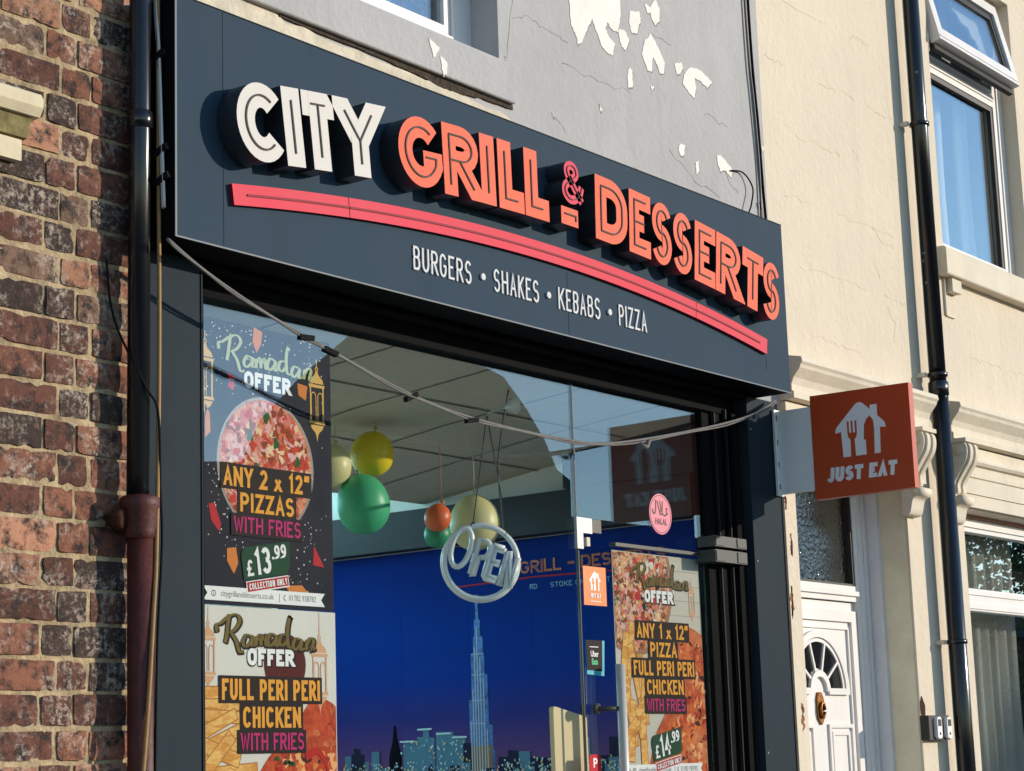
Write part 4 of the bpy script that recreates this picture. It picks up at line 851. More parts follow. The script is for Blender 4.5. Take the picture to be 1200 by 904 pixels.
nl([(.072, .068), (.03, .068), (.024, .062), (.024, -.044), (.03, -.05), (.072, -.05), (.072, -.038), (.04, -.036), (.04, .004), (.066, .006), (.066, .018), (.04, .018), (.04, .054), (.072, .056), (.072, .068)])
nl([(.088, -.06), (.088, .06), (.096, .064), (.126, -.03), (.128, .05), (.134, .05), (.133, -.055), (.118, -.06), (.094, .03), (.094, -.06)])
w.build('lettering', NEON, on)
w = MB(); top = Vector((2.045, .42, 2.815))
for a in (118, 62): w.tube([F.p(.15*math.cos(R(a)), .15*math.sin(R(a)), 0), top], .0022, 5); w.tube([F.p(.145*math.cos(R(a)), .145*math.sin(R(a)), 0)+Vector((.012*math.cos(k), 0, .012*math.sin(k))) for k in range(6)], .003, 5)
w.tube(smooth([F.p(.05, .14, -.02), (2.16, .46, 2.6), (2.17, .45, 2.75), (2.19, .42, 2.93)], 5), .0035, 6); w.build('chain', STEELD, on)
hk = MB(); hk.lathe((2.045, .30, 2.83), [(.001, .03), (.012, .028), (.016, .015), (.03, .0), (.032, -.02)], (0, 1, 0), 14); hk.tube([(2.045, .33, 2.83), (2.045, .40, 2.82), (2.045, .42, 2.81)], .004, 6); hk.build('suction_hook', mat('clear_plastic', (.5, .52, .5), .15, .5), on)

# --- paper balloons
def balloon(label, x, y, z, r, col, rz=None, tilt=(0, 0), line=.3):
    o = thing('balloon', label, 'balloon', (x, y, z-r), 'balloons hanging in the shop window'); rz = rz or r
    ax = Vector((tilt[0], tilt[1], 1)).normalized(); prof = []
    for k in range(0, 19):
        a = -math.pi/2+math.pi*k/18; rad = math.cos(a)*r; h = math.sin(a)*rz*(1.0 if a < 0 else 1.12); prof.append((max(rad, .0015), h))
    w = MB(); w.lathe((x, y, z), prof, ax, 26); w.build('skin', mat('balloon_'+col[0], col[1], .42, .4), o)
    w = MB(); tp = Vector((x, y, z))+ax*rz*1.12; w.lathe(tp, [(.001, -.004), (.006, 0), (.003, .008), (.011, .018), (.001, .02)], ax, 8)
    w.tube(smooth([tp, tp+Vector((.004, 0, line*.5)), tp+Vector((-.006, 0, line))], 5), .0016, 5); w.build('tied_neck', mat('balloon_neck_'+col[0], tuple(q*.8 for q in col[1]), .5, .3), o)
G_, Y_, C_, O_ = ('green', (.06, .42, .20)), ('yellow', (.78, .58, .02)), ('cream', (.66, .60, .30)), ('orange', (.72, .13, .04))
balloon('bright yellow balloon, topmost of the bunch beside the left poster', 2.176, 1.12, 2.752, .090, Y_, .090, (.2, 0), .07)
balloon('large green balloon below the bright yellow one', 2.071, 1.08, 2.529, .108, G_, .116, (-.25, 0), .1)
balloon('cream balloon half hidden behind the left posters', 1.955, 1.15, 2.683, .084, C_, .088, (.3, 0), .12)
balloon('small orange red balloon left of the OPEN ring', 2.345, .92, 2.485, .055, O_, .055, (.5, 0), .25)
balloon('large cream balloon behind the OPEN ring', 2.63, .95, 2.485, .107, C_, .112, (0, 0), .22)
balloon('small dark green balloon tucked under the orange red one', 2.44, 1.0, 2.43, .055, ('deep_green', (.03, .26, .13)), .055, (0, .2), .05)

# --- wall mural inside
mu = thing('wall_mural', 'deep blue night city skyline mural with a tall tower on the shop wall', 'mural', (RX1, 1.5, 0))
m = bpy.data.materials.new('mural_dusk_sky'); m.use_nodes = True; t = m.node_tree; b = t.nodes['Principled BSDF']; tc = t.nodes.new('ShaderNodeTexCoord'); sx = t.nodes.new('ShaderNodeSeparateXYZ')
t.links.new(tc.outputs['Object'], sx.inputs[0]); cr = t.nodes.new('ShaderNodeValToRGB'); e = cr.color_ramp
for i, (p_, c_) in enumerate(((0, lin(110, 78, 132)), (.25, lin(52, 58, 140)), (.45, lin(14, 58, 158)), (.7, lin(2, 56, 152)), (1, lin(1, 42, 122)))):
    if i > 1: e.elements.new(p_)
    e.elements[i].position = p_; e.elements[i].color = (*c_, 1)
t.links.new(MR(t, sx.outputs[2], 1.5, 2.4), cr.inputs[0]); t.links.new(cr.outputs[0], b.inputs['Base Color']); b.inputs['Roughness'].default_value = .85; b.inputs['Specular IOR Level'].default_value = .08
F = Fr((RX1-.004, 0, 0), (0, -1, 0), (0, 0, 1), (-1, 0, 0))       # u = -Y
w = MB(); w.prism(F, [(-3.05, .4), (-.35, .4), (-.35, 2.54), (-3.05, 2.54)], 0, .002); w.build('print_sheet', m, mu)
def bld_mat(name, wall, lit, sc, dens):
    m = mat(name, wall, .85, .08); t = m.node_tree; b = t.nodes['Principled BSDF']; tc = t.nodes.new('ShaderNodeTexCoord'); mp = t.nodes.new('ShaderNodeMapping'); mp.inputs['Scale'].default_value = (1, sc, sc*1.3)
    t.links.new(tc.outputs['Object'], mp.inputs[0]); v = t.nodes.new('ShaderNodeTexVoronoi'); v.distance = 'CHEBYCHEV'; v.inputs['Randomness'].default_value = .25; v.inputs['Scale'].default_value = 1
    t.links.new(mp.outputs[0], v.inputs['Vector']); sp = t.nodes.new('ShaderNodeSeparateColor'); t.links.new(v.outputs['Color'], sp.inputs[0])
    mu_ = t.nodes.new('ShaderNodeMath'); mu_.operation = 'MULTIPLY'; t.links.new(MR(t, sp.outputs[0], dens, dens+.15), mu_.inputs[0]); t.links.new(MR(t, v.outputs['Distance'], .38, .3), mu_.inputs[1])
    t.links.new(MIX(t, mu_.outputs[0], wall, lit), b.inputs['Base Color']); return m
B1 = bld_mat('mural_tower_block', lin(96, 140, 168), lin(250, 255, 240), 62, .40); B2 = bld_mat('mural_low_block', lin(44, 48, 76), lin(250, 206, 130), 66, .42); B3 = mat('mural_dark_spire', lin(14, 16, 30), .85, .08)
TW = mat('mural_tower_glass', lin(92, 140, 214), .3, .3, noise=(40, .6)); TWL = mat('mural_tower_light', lin(190, 205, 226), .3, .4); TWG = bld_mat('mural_tower_base', lin(150, 120, 90), lin(255, 226, 170), 80, .35)
w = MB(); yc = 1.742     # tall stepped tower
for k, (hw, z1, off) in enumerate(((.075, 1.56, 0), (.062, 1.68, .006), (.052, 1.80, -.004), (.043, 1.92, .004), (.036, 2.02, -.003), (.026, 2.10, .002), (.016, 2.18, 0), (.007, 2.30, 0))):
    hw *= 1.12; w.prism(F, [(-yc-hw+off, .9), (-yc+hw+off, .9), (-yc+hw+off, z1), (-yc-hw+off, z1)], .0025, .003+.0003*k, 0)
for k, (du, z0, z1) in enumerate(((-.05, 1.3, 1.7), (-.035, 1.3, 1.85), (-.02, 1.3, 2.05), (-.004, 1.4, 2.14), (.012, 1.3, 2.0), (.03, 1.3, 1.9), (.045, 1.3, 1.66))): w.rect(F, -yc+du-.003, -yc+du+.003, z0, z1, .0062, 1)
for z_ in (1.8, 1.92, 1.69, 2.02): w.rect(F, -yc-.04, -yc+.036, z_-.004, z_, .0066, 1)
w.rect(F, -yc-.07, -yc+.07, 1.0, 1.585, .0058, 2); w.build('tower_print', [TW, TWL, TWG], mu)
def px2y(px): return 2.6-(px-397)/187
w = MB()
for k, (x0, x1, z1, mm) in enumerate(((397, 404, 1.56, 0), (405, 421, 1.57, 1), (408, 416, 1.60, 1), (421, 426, 1.53, 0), (430, 438, 1.52, 1), (440, 452, 1.50, 0), (452, 466, 1.53, 1), (468, 486, 1.62, 0), (485, 505, 1.64, 0), (492, 499, 1.68, 0), (507, 527, 1.66, 0), (527, 541, 1.64, 0),
                                      (538, 548, 1.60, 1), (577, 590, 1.53, 1), (588, 600, 1.56, 1), (600, 612, 1.55, 0), (612, 634, 1.52, 1), (634, 668, 1.56, 1), (662, 676, 1.60, 0), (676, 700, 1.52, 1), (696, 720, 1.60, 1), (715, 740, 1.55, 0))):
    a, b_ = -px2y(x0), -px2y(x1); w.prism(F, [(a, .9), (b_, .9), (b_, z1-.004*(k % 3)), (a, z1)], .0025, .003+.00025*k, mm)
for k in range(70):        # crowd of smaller blocks along the base
    u = -px2y(random.uniform(396, 745)); hw = random.uniform(.012, .035); z1 = 1.44+abs(random.gauss(0, .045)); w.prism(F, [(u-hw, .9), (u+hw, .9), (u+hw, z1), (u+hw*.3, z1+random.choice((0, 0, .018))), (u-hw, z1)], .0025, .0088+.00004*k, random.randrange(2))
w.build('skyline_print', [B1, B2], mu)
w = MB(); rl = random.Random(11)
for k in range(900):
    px_ = rl.uniform(397, 735); top = 1.62 if 466 < px_ < 548 else 1.52
    u = -px2y(px_); z_ = rl.uniform(1.40, top) if rl.random() < .6 else rl.uniform(1.38, 1.5)
    if 546 < px_ < 578: z_ = rl.uniform(1.38, 1.47)
    w.rect(F, u-rl.uniform(.0025, .005), u+rl.uniform(.0025, .005), z_-.004, z_+rl.uniform(.003, .007), .0135+.000002*k, rl.choice((0, 0, 1, 2)))
for px_, z_ in ((474, 1.645), (495, 1.70), (517, 1.675), (535, 1.655)): u = -px2y(px_); w.rect(F, u-.045, u+.045, z_-.030, z_-.022, .0134, 0)
w.build('lit_window_print', [mat('mural_cool_light', lin(214, 238, 250), .85, .05), mat('mural_warm_light', lin(250, 214, 140), .85, .05), mat('mural_pale_light', lin(150, 190, 200), .85, .05)], mu, recalc=False)
w = MB(); u = -px2y(459); w.prism(F, [(u-.035, .9), (u+.035, .9), (u+.035, 1.55), (u+.01, 1.63), (u, 1.70), (u-.01, 1.63), (u-.035, 1.55)], .0025, .0132); u = -px2y(669)
w.prism(F, [(u-.02, 1.5), (u+.02, 1.5), (u+.014, 1.66), (u+.002, 1.68), (u+.002, 1.75), (u-.002, 1.75), (u-.002, 1.68), (u-.014, 1.66)], .0025, .0133); w.build('spire_print', B3, mu)
w = MB(); mor = mat('mural_orange_letters', lin(196, 96, 46, .9), .4, .3); mcy = mat('mural_cyan_letters', lin(120, 170, 214, .9), .4, .3)
word(w, F, 'GRILL - DESSERTS', -1.475, 2.375, .062, .055, .012, .006, .004, m=0, fit=.82); word(w, F, 'GRILL - DESSERTS', -1.475, 2.375, .062, .055, .0022, .006, .0052, m=3, fit=.82)
w.ribbon(F, [(-1.86, 2.345), (-1.4, 2.357), (-.66, 2.345)], .007, .004, m=4); word(w, F, 'STOKE ON TRENT', -1.30, 2.30, .024, .02, .004, .004, .004, m=2, fit=.34)
word(w, F, 'RD', -1.42, 2.30, .024, .02, .004, .004, .004, m=2)
w.build('lettering', [mor, INK_W, mcy, mat('mural_letter_inline', lin(30, 40, 90), .5, .2), RED], mu)

# cream board standing by the counter
w = MB(); cb = mat('cream_laminate', lin(232, 206, 160, .9), .5, .35, noise=(4, .06), bump=(30, .1, .003)); w.prism(FAC(.33), [(2.292, .02), (2.535, .02), (2.508, 1.655), (2.495, 1.66), (2.30, 1.697), (2.288, 1.692)], -.02, .0)
tag(w.build('counter_screen', cb), 'sunlit cream board with a sloping top standing inside by the door', 'screen board')

# ================================================================== JUST EAT PROJECTING SIGN
hs = thing('hanging_sign', 'square orange JUST EAT sign projecting from the right pilaster on a white box arm', 'sign', (3.80, .1, 2.6))
SXP = 3.80
w = MB(); w.box(3.785, 3.835, .139, .149, 2.62, 3.008); pb = w.build('bracket_plate', WHITEP, hs)
w = MB()
for zz in (2.66, 2.76, 2.86, 2.97): w.prism(FAC(.139), [(3.800, zz-.012), (3.808, zz-.012), (3.808, zz+.012), (3.800, zz+.012)], 0, .002)
build_each(w, 'bracket_slot', GASK, pb)
w = MB(); w.box(SXP+.004, SXP+.032, -.04, .138, 2.628, 3.0); w.build('box_arm', WHITEP, hs)
w = MB(); F = Fr((SXP, 0, 0), (0, -1, 0), (0, 0, 1), (-1, 0, 0)); w.prism(F, [(.036, 2.584), (.514, 2.588), (.514, 3.042), (.036, 3.046)], -.04, 0); w.build('sign_panel', ORNG, hs)
w = MB(); house_logo(w, F.at(.275, 2.872), .235, .0008, .002, 0, 1); w.build('house_logo', [LOGOW, ORNG], hs, recalc=False)
w = MB(); x_ = word(w, F, 'JUST EAT', .275-.01, 2.652, .064, .052, .0185, .0065, .0012, .0004, shear=.12, align='c', fit=.335); w.build('lettering', LOGOW, hs, recalc=False)

# ================================================================== CREAM HOUSE (right)
ch = thing('cream_house', 'cream painted terraced house with white door beside the shop', 'house', (6, .5, 0))
DX0, DX1 = 4.137, 5.28; WX0, WX1 = 5.95, 8.2
wall_with_hole(4.031, 10, 0, 6.6, WY, .16, [(DX0, DX1, 0, 2.99, .16), (WX0, WX1, .9, 2.76, .14), (5.95, 7.125, 4.17, 5.92, .10)], 'wall', CREAM, ch)
w = MB(); w.box(4.04, 10, .72, 6, -.1, 6.55); w.build('solid_core', DARK, ch)  # solid box coloured dark in place of the unlit rooms behind the panes
OLIVE = mat('olive_reveal_paint', lin(232, 222, 194, .95), .85, .2, noise=(5, .14), bump=(18, .5, .01))
w = MB(); w.rect(Fr((DX1-.0025, 0, 0), (0, 1, 0), (0, 0, 1), (-1, 0, 0)), .262, .41, 0, 2.985); w.build('door_reveal', OLIVE, ch)
# cornice with a gap for the drainpipe
def prof(x0, x1, pts, name, m=CREAM2): return MB().prism(Fr((0, 0, 0), (0, -1, 0), (0, 0, 1), (1, 0, 0)), [(-y, z) for y, z in pts], x0, x1).build(name, m, ch)
CORN = [(.26, 3.315), (.12, 3.285), (.115, 3.262), (.125, 3.25), (.13, 3.235), (.165, 3.195), (.178, 3.165), (.178, 3.135), (.168, 3.13), (.168, 3.10), (.22, 3.095), (.26, 3.09)]
prof(4.033, 5.46, CORN, 'cornice'); prof(5.725, 10, CORN, 'cornice')
for x0, x1 in ((4.033, 5.46), (5.725, 10)):
    prof(x0, x1, [(.26, 3.088), (.215, 3.088), (.215, 3.03), (.19, 3.022), (.183, 3.005), (.195, 2.99), (.215, 2.985), (.215, 2.95), (.208, 2.945), (.208, 2.925), (.217, 2.92), (.217, 2.835), (.26, 2.835)], 'frieze')
prof(WX0-.05, 10, [(.39, 2.833), (.225, 2.833), (.225, 2.765), (.39, 2.765)], 'lintel')
def console(x0):
    o = MB(); cv = smooth([(.245, 3.085), (.14, 3.082), (.105, 3.05), (.11, 2.985), (.15, 2.92), (.185, 2.86), (.19, 2.80), (.165, 2.785), (.16, 2.755), (.185, 2.735), (.20, 2.68), (.215, 2.66), (.245, 2.655)], 4)
    o.prism(Fr((0, 0, 0), (0, -1, 0), (0, 0, 1), (1, 0, 0)), [(-a, z) for a, z in cv], x0, x0+.135)
    c2 = smooth([(.245, 3.07), (.13, 3.072), (.093, 3.05), (.098, 2.98), (.14, 2.915), (.175, 2.86), (.18, 2.81), (.245, 2.80)], 4)
    for a in (.018, .083): o.prism(Fr((0, 0, 0), (0, -1, 0), (0, 0, 1), (1, 0, 0)), [(-q, z) for q, z in c2], x0+a, x0+a+.034)
    o.lathe((x0-.004, .165, 2.775), [(.001, 0), (.024, 0), (.024, .143), (.001, .143)], (1, 0, 0), 14); o.lathe((x0-.003, .15, 3.03), [(.001, 0), (.03, 0), (.03, .141), (.001, .141)], (1, 0, 0), 14)
    o.box(x0-.012, x0+.147, .10, .246, 3.074, 3.094); return o.build('console_bracket', CREAM2, ch)
console(5.73); console(5.225)
# front door
DY = .47
w = MB(); w.box(5.252, 5.2775, .405, .54, 0, 2.95); w.box(4.14, 4.165, .405, .54, 0, 2.95); w.box(4.165, 5.252, .405, .54, 2.9, 2.95); w.build('door_lining', LINING, ch)
w = MB()
for x0, x1, z0, z1 in ((5.105, 5.25, 0, 2.898), (4.168, 4.26, 0, 2.898), (4.26, 5.105, 2.235, 2.312), (4.26, 5.105, 2.82, 2.898)): w.box(x0, x1, DY, DY+.06, z0, z1)
for x0, x1, z0, z1 in ((5.145, 5.155, 0, 2.89), (5.20, 5.21, 0, 2.89)): w.box(x0, x1, DY-.008, DY, z0, z1)
w.box(4.26, 5.12, DY-.014, DY, 2.262, 2.285); w.build('door_frame', UPVC, ch)
w = MB(); w.box(4.26, 5.105, DY+.03, DY+.036, 2.312, 2.82); w.build('door_fanlight', OBSC, ch)
w = MB(); w.box(4.26, 5.105, DY+.12, DY+.13, 2.2, 2.9); w.build('hall_darkness', mat('unlit_hall_dark', (.12, .125, .10), .9, .1), ch)  # backing sheet coloured dark to stand for the unlit hall behind the fanlight
w = MB(); w.box(5.085, 5.104, DY+.004, DY+.03, 2.312, 2.82); w.box(4.26, 5.085, DY+.006, DY+.03, 2.313, 2.324); w.build('fanlight_gasket', GASK, ch)
dl = MB().box(4.27, 5.10, DY+.022, DY+.06, 0, 2.23).build('front_door', UPVC, ch)
F = FAC(DY+.0215); w = MB(); AXc, AZc = 4.685, 1.79
w.ribbon(F, [(4.30, .1), (4.30, 2.16), (5.07, 2.16), (5.07, .1)], .055, .016, 0)                     # raised edge of the leaf
w.ribbon(F, [(4.355, 2.10), (5.018, 2.10)], .012, .010, 0); w.ribbon(F, [(5.012, 2.10), (5.012, .2)], .012, .0102, 0)
w.ribbon(F, arc(AXc, AZc, .275, .275, 0, 180, 30), .034, .018, 0); w.ribbon(F, arc(AXc, AZc, .245, .245, 0, 180, 30), .016, .011, 0)
w.ribbon(F, arc(AXc, AZc, .085, .085, 0, 180, 18), .03, .016, 0)
w.ribbon(F, [(AXc+.085, AZc), (AXc+.292, AZc)], .03, .017, 0); w.ribbon(F, [(AXc-.292, AZc), (AXc-.085, AZc)], .03, .017, 0)
for a in (36, 72, 108, 144): w.ribbon(F, [(AXc+.09*math.cos(R(a)), AZc+.09*math.sin(R(a))), (AXc+.25*math.cos(R(a)), AZc+.25*math.sin(R(a)))], .013, .012, 0)
for x0, x1 in ((4.33, 4.60), (4.77, 5.0)):
    for g_, d_ in ((0, .012), (.035, .008)): w.ribbon(F, [(x0+g_, .25+g_), (x0+g_, 1.625-g_), (x1-g_, 1.625-g_), (x1-g_, .25+g_)], .018, d_, 0, closed=True)
w.build('moulding', UPVC, dl)
w = MB(); w.poly(F, arc(AXc, AZc+.012, .237, .237, 0, 180, 30)+arc(AXc, AZc+.012, .098, .098, 180, 0, 18), .0035); w.build('sunburst_window', mat('dark_sunburst_glass', (.012, .013, .015), .06, .6), dl)
w = MB(); w.prism(F, [(4.66, 1.66), (4.69, 1.63), (4.715, 1.66), (4.72, 1.75), (4.70, 1.785), (4.67, 1.785), (4.655, 1.75)], 0, .012); w.tube([F.p(4.688+.02*math.cos(a/2), 1.70+.035*math.sin(a/2), .02) for a in range(13)], .007, 7); w.build('door_knocker', mat('old_brass', lin(150, 98, 46, .8), .35, .5, .8, noise=(60, .5)), dl)
# ground-floor window
w = MB()
for x0, x1, z0, z1 in ((5.952, 6.02, .9, 2.735), (6.02, 8.2, 2.665, 2.735), (6.02, 8.2, 2.235, 2.355), (7.55, 7.65, .9, 2.735)): w.box(x0, x1, .37, .43, z0, z1)
w.box(6.02, 8.2, .362, .372, 2.32, 2.345); w.box(6.02, 8.2, .362, .372, 2.245, 2.275); w.box(6.02, 8.2, .358, .37, 2.69, 2.715)
wn = w.build('window', UPVC, ch)
w = MB(); w.box(5.955, 8.2, .365, .40, 2.738, 2.763); w.build('timber_head', mat('pinkish_timber', lin(196, 150, 128, .85), .7, .2, noise=(20, .2)), wn)
w = MB(); w.box(6.02, 8.2, .40, .406, .9, 2.235); w.box(6.02, 8.2, .40, .406, 2.355, 2.665); w.build('pane', HGLASS, wn)
def curtain(x0, x1, z0, z1, y, amp, per, m, parent, name='curtain'):
    w = MB(); n = int((x1-x0)/per*10)
    for k in range(n+1):
        x = x0+(x1-x0)*k/n; yy = y+amp*math.sin((x-x0)/per*math.tau+.7*math.sin(x*9)); w.v += [(x, yy, z0), (x+.01*math.sin(k), yy+.01, (z0+z1)/2), (x, yy, z1)]
    for k in range(n): w.idx([3*k, 3*k+3, 3*k+4, 3*k+1], 0, True); w.idx([3*k+1, 3*k+4, 3*k+5, 3*k+2], 0, True)
    return w.build(name, m, parent, False)
curtain(6.0, 6.42, .9, 2.7, .55, .022, .11, CURT, wn); curtain(6.55, 7.3, .9, 2.7, .60, .022, .13, CURT, wn)
# first-floor window with open top sash
w = MB(); UY = .335
for x0, x1, z0, z1 in ((5.952, 6.03, 4.172, 5.915), (6.985, 7.122, 4.172, 5.915), (6.03, 6.985, 4.172, 4.26), (6.03, 6.985, 5.255, 5.36), (6.03, 6.985, 5.84, 5.915)): w.box(x0, x1, UY, UY+.06, z0, z1)
w.box(6.03, 6.985, UY-.008, UY, 5.29, 5.315); w.box(7.03, 7.045, UY-.008, UY, 4.2, 5.9)
wu = w.build('window', UPVC, ch)
w = MB(); w.box(6.03, 6.985, UY+.03, UY+.036, 4.26, 5.255); w.build('pane', HGLASS, wu)
w = MB(); w.box(6.955, 6.984, UY+.006, UY+.03, 4.26, 5.255); w.box(6.03, 6.955, UY+.006, UY+.03, 5.225, 5.254); w.box(6.03, 6.985, UY+.01, UY+.04, 5.36, 5.39); w.build('gasket', GASK, wu)
curtain(6.78, 6.97, 4.2, 5.3, UY+.17, .018, .09, CURT, wu); curtain(6.55, 6.7, 4.2, 5.25, UY+.2, .02, .1, CURTW, wu); curtain(6.3, 6.42, 5.3, 5.9, UY+.12, .01, .08, CURTW, wu); curtain(6.6, 6.72, 5.3, 5.9, UY+.12, .01, .08, CURT, wu)
hy, hz = UY-.004, 5.89; ang = math.asin(.115/.53)
F = Fr((0, hy, hz), (1, 0, 0), (0, math.sin(ang), math.cos(ang)), (0, -math.cos(ang), math.sin(ang)))
w = MB()
for a, b_, c_, d_ in ((5.975, 6.045, -.535, 0), (6.99, 7.06, -.535, 0), (6.045, 6.99, -.535, -.46), (6.045, 6.99, -.07, 0)): w.prism(F, [(a, c_), (b_, c_), (b_, d_), (a, d_)], -.03, .03)
w.prism(F, [(6.05, -.455), (6.985, -.455), (6.985, -.44), (6.05, -.44)], -.01, .02); w.prism(F, [(5.985, -.515), (7.05, -.515), (7.05, -.505), (5.985, -.505)], .03, .034)
sa = w.build('open_sash', UPVC, wu)
w = MB(); w.prism(F, [(6.045, -.44), (6.99, -.44), (6.99, -.07), (6.045, -.07)], -.004, .002); w.build('sash_pane', HGLASS, sa)
w = MB(); w.prism(F, [(6.95, -.44), (6.99, -.44), (6.99, -.07), (6.95, -.07)], .004, .012); w.prism(F, [(6.05, -.11), (6.95, -.11), (6.95, -.07), (6.05, -.07)], .004, .012); w.prism(F, [(5.99, -.57), (7.05, -.57), (7.05, -.54), (5.99, -.54)], -.05, -.02); w.build('sash_gasket', GASK, sa)
w = MB(); w.prism(F, [(6.55, -.07), (6.95, -.07), (6.95, -.44)]+[(6.90, -.38), (6.86, -.33), (6.80, -.33), (6.79, -.27), (6.74, -.26), (6.73, -.20), (6.64, -.19), (6.60, -.14), (6.56, -.13)], -.06, -.055); w.build('lace_edge', CURT, sa)
# sill of the first-floor window
F = Fr((0, 0, 0), (0, -1, 0), (0, 0, 1), (1, 0, 0))
w = MB(); w.prism(F, [(-.34, 4.01), (-.185, 4.008), (-.18, 4.014), (-.18, 4.15), (-.19, 4.162), (-.34, 4.17)], 5.83, 8); w.build('window_sill', CREAM2, ch)
w = MB(); w.box(5.935, 6.05, .205, .252, 3.93, 4.007); w.box(5.905, 5.914, .236, .252, 3.80, 4.005); w.box(5.914, 6.02, .238, .252, 3.795, 3.806); w.build('sill_block', CREAM2, ch)
SC_ = []
for zz, segs in ((5.13, ((4.1, 4.75), (5.0, 5.2))), (4.78, ((4.1, 4.28), (4.62, 5.0), (5.15, 5.42))), (4.44, ((4.35, 4.8),)), (4.12, ((4.2, 4.5), (4.75, 5.35))), (3.78, ((4.3, 5.0), (5.2, 5.45))), (3.6, ((6.2, 6.6), (6.7, 7.0))), (3.45, ((4.4, 4.9),))):
    for x0, x1 in segs: SC_.append([(x0, zz), ((x0+x1)/2, zz+random.uniform(-.012, .012)), (x1, zz)])
SC_ += [[(5.12, 4.14), (5.2, 4.08), (5.33, 4.06)], [(5.22, 3.72), (5.3, 3.66), (5.27, 3.55)], [(5.1, 3.95), (5.16, 3.87)], [(4.95, 4.5), (5.0, 4.46)]]
cracks(SC_, WY, ch, .0009, mat('faint_crack', lin(200, 182, 148, .88), .95, .05))
w = MB(); FLK = mat('flaked_brown_patch', lin(168, 112, 72, .75), .95, .1, noise=(30, .4))
for a, b_, s_ in ((4.075, 2.43, .05), (4.05, 2.17, .07), (4.085, 1.66, .06), (4.04, 2.62, .03)): w.prism(FAC(WY), jag(circ(a, b_, s_*.16, 8, ry=s_), .010, 4), 0, .002)
build_each(w, 'flaked_patch', FLK, ch)
w = MB(); w.prism(FAC(WY), jag([(5.281, 1.60), (5.33, 1.62), (5.335, 1.72), (5.30, 1.76), (5.281, 1.74)], .006, 4), 0, .0025); w.build('flaked_patch', RUST, ch)
# right drainpipe
d2 = thing('drainpipe', 'tall black drainpipe on the cream house between door and windows', 'drainpipe', (5.575, .165, 0))
w = MB(); w.tube([(5.575, .165, 6.6), (5.575, .165, 3.32)], .044, 22); w.tube([(5.577, .165, 3.34), (5.577, .165, -.1)], .047, 22); w.build('pipe', PIPEB, d2)
w = MB()
for zz in (3.30,): w.lathe((5.575, .165, zz), [(.046, 0), (.053, .005), (.053, .07), (.047, .078)], n=22)
w.build('collar', PIPEB, d2)
for zz in (4.76, 3.40, 2.02):
    w = MB(); w.lathe((5.575, .165, zz), [(.047, 0), (.053, .003), (.053, .022), (.047, .025)], n=22); w.build('pipe_clip', PIPEB, d2)
    w = MB(); w.box(5.50, 5.525, .20, .25, zz, zz+.022); w.build('clip_lug', CREAM2, d2)
w = MB()
for a, b_ in ((-100, 4.06), (-110, 4.02), (-95, 3.90), (-60, 5.05)): w.lathe((5.575+.0435*math.sin(R(a)), .165-.0435*math.cos(R(a)), b_), [(.001, .003), (.008, .002), (.009, 0)], (math.sin(R(a)), -math.cos(R(a)), 0), 7)
build_each(w, 'paint_chip', GALV, d2)
# door bells
db = thing('doorbell_box', 'small black box with two white doorbell buttons on the cream wall', 'doorbells', (5.38, .22, 1.55))
w = MB(); w.box(5.27, 5.50, .205, .252, 1.545, 1.665); w.build('back_box', GASK, db)
for x_ in (5.35, 5.462):
    w = MB(); F = FAC(.205); w.prism(F, arc(x_, 1.64, .026, .018, 0, 180, 8)+arc(x_, 1.565, .026, .014, 180, 360, 8), 0, .02); bl = w.build('bell_unit', WHITEP, db)
    w = MB(); w.prism(F, [(x_-.017, 1.612), (x_+.017, 1.612), (x_+.017, 1.645), (x_-.017, 1.645)], .0205, .022); w.prism(F, circ(x_, 1.575, .007, 10), .0205, .022); w.build('lens', GASK, bl)

# ================================================================== ACROSS THE STREET (seen in the glass)
hall = thing('gabled_hall', 'tall dark gabled hall across the street, mirrored in the shop window', 'building', (38, -34, 0))
HP = [(29.9, 0), (29.9, 9.0), (32.55, 9.25), (33.35, 10.57), (34.8, 11.83), (36.55, 13.1), (38.4, 14.4), (39.4, 13.9), (40.5, 13.05), (42.2, 12.72), (43.3, 11.88), (44.1, 11.1), (44.7, 10.24), (45.35, 10.0), (45.35, 8.9), (50, 8.95), (50, 0)]
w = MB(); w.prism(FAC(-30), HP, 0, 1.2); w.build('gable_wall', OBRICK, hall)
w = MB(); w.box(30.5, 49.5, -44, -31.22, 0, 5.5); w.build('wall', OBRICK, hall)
w = MB()
for k in range(6): w.box(31.5+k*2.9, 32.7+k*2.9, -29.99, -29.9, 3, 6)
FARG = mat('far_dark_glass', (.02, .022, .025), .6, .2); build_each(w, 'window', FARG, hall)
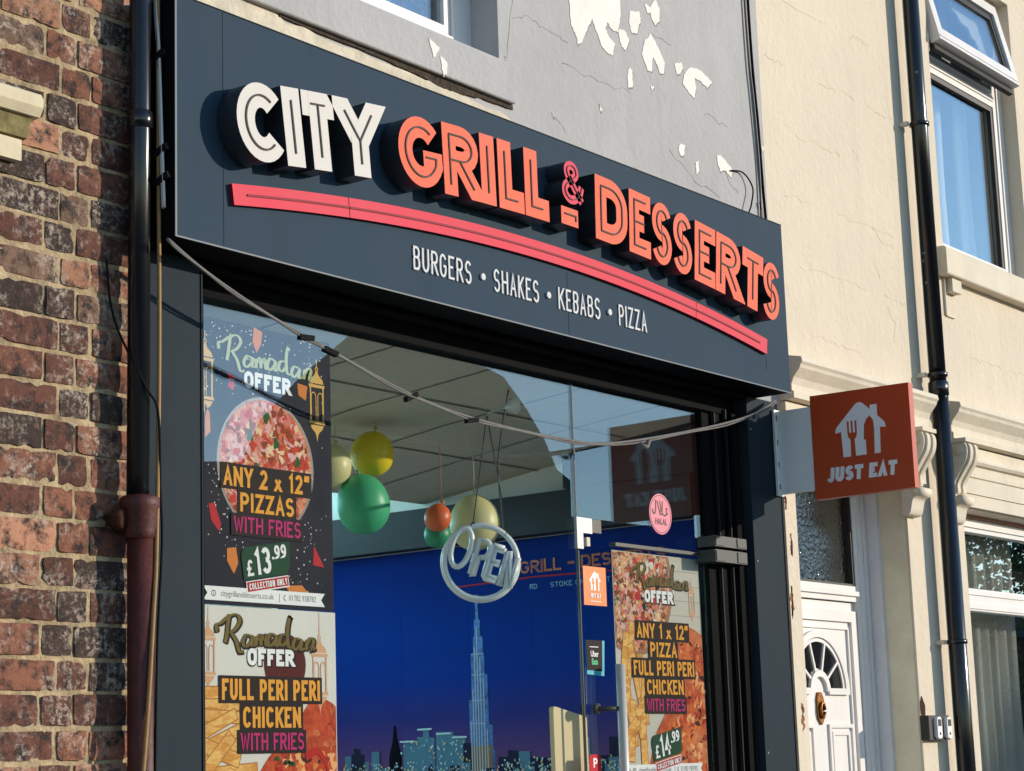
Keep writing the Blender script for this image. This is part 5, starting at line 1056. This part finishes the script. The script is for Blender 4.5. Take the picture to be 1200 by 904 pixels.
for k, (x0, hh) in enumerate(((50.3, 6.6), (58.3, 6.3), (66.3, 6.8), (74.3, 6.4))):
    lab = ['terraced house next to the tall hall across the street', 'second terraced house from the hall across the street', 'third terraced house from the hall across the street', 'terraced house farthest from the hall across the street'][k]
    th = thing('terraced_house', lab, 'house', (x0+4, -34, 0), 'terraced houses across the street')
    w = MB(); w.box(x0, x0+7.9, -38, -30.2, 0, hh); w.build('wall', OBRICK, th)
    w = MB(); w.prism(Fr((0, 0, 0), (0, 1, 0), (0, 0, 1), (1, 0, 0)), [(-38.3, hh), (-29.9, hh), (-34, hh+2.6)], x0-.05, x0+7.95); rf = w.build('roof', OROOF, th)
    w = MB(); w.box(x0+6.6, x0+7.6, -34.5, -33.5, hh+2, hh+3.8); w.build('chimney', OBRICK, rf)
    w = MB()
    for a in (1, 4.6):
        for zz in (.9, 3.9): w.box(x0+a, x0+a+1.6, -30.21, -30.15, zz, zz+1.6)
    build_each(w, 'window', FARG, th)

LEAFM = mat('far_foliage', (.05, .08, .03), .7, .2, noise=(3, .4)); BARK = mat('far_bark', (.06, .045, .03), .9, .1)
rt_ = random.Random(3)
for k, (x, y, h, r_) in enumerate(((66, -27, 13, 4.6), (78, -28, 14.5, 5.2), (96, -28, 14, 5.5))):
    th = thing('street_tree', ['leafy tree across the street nearest the tall hall', 'tallest leafy tree in the row across the street', 'leafy tree across the street farthest from the hall'][k], 'tree', (x, y, 0), 'trees across the street')
    w = MB(); w.tube([(x, y, 0), (x+.2, y, h*.35), (x-.1, y+.2, h*.7)], [.35, .26, .1], 8)
    for a in range(6): w.tube([(x+.1, y, h*(.3+.05*a)), (x+r_*.6*math.cos(a*1.1), y+r_*.6*math.sin(a*1.1), h*(.55+.05*a))], [.14, .03], 6)
    w.build('trunk', BARK, th)
    w = MB(); cl = [(x+rt_.gauss(0, r_*.5), y+rt_.gauss(0, r_*.5), h*.66+rt_.gauss(0, h*.15)) for _ in range(46)]
    for c in cl:
        for _ in range(90):
            p = Vector((rt_.gauss(c[0], .55), rt_.gauss(c[1], .55), rt_.gauss(c[2], .5))); a = Vector((rt_.gauss(0, 1), rt_.gauss(0, 1), rt_.gauss(0, 1))).normalized(); b_ = a.orthogonal().normalized(); s_ = rt_.uniform(.12, .26)
            w.face([p-a*s_, p+b_*s_*.5, p+a*s_, p-b_*s_*.5])
    w.build('crown', LEAFM, th, False)
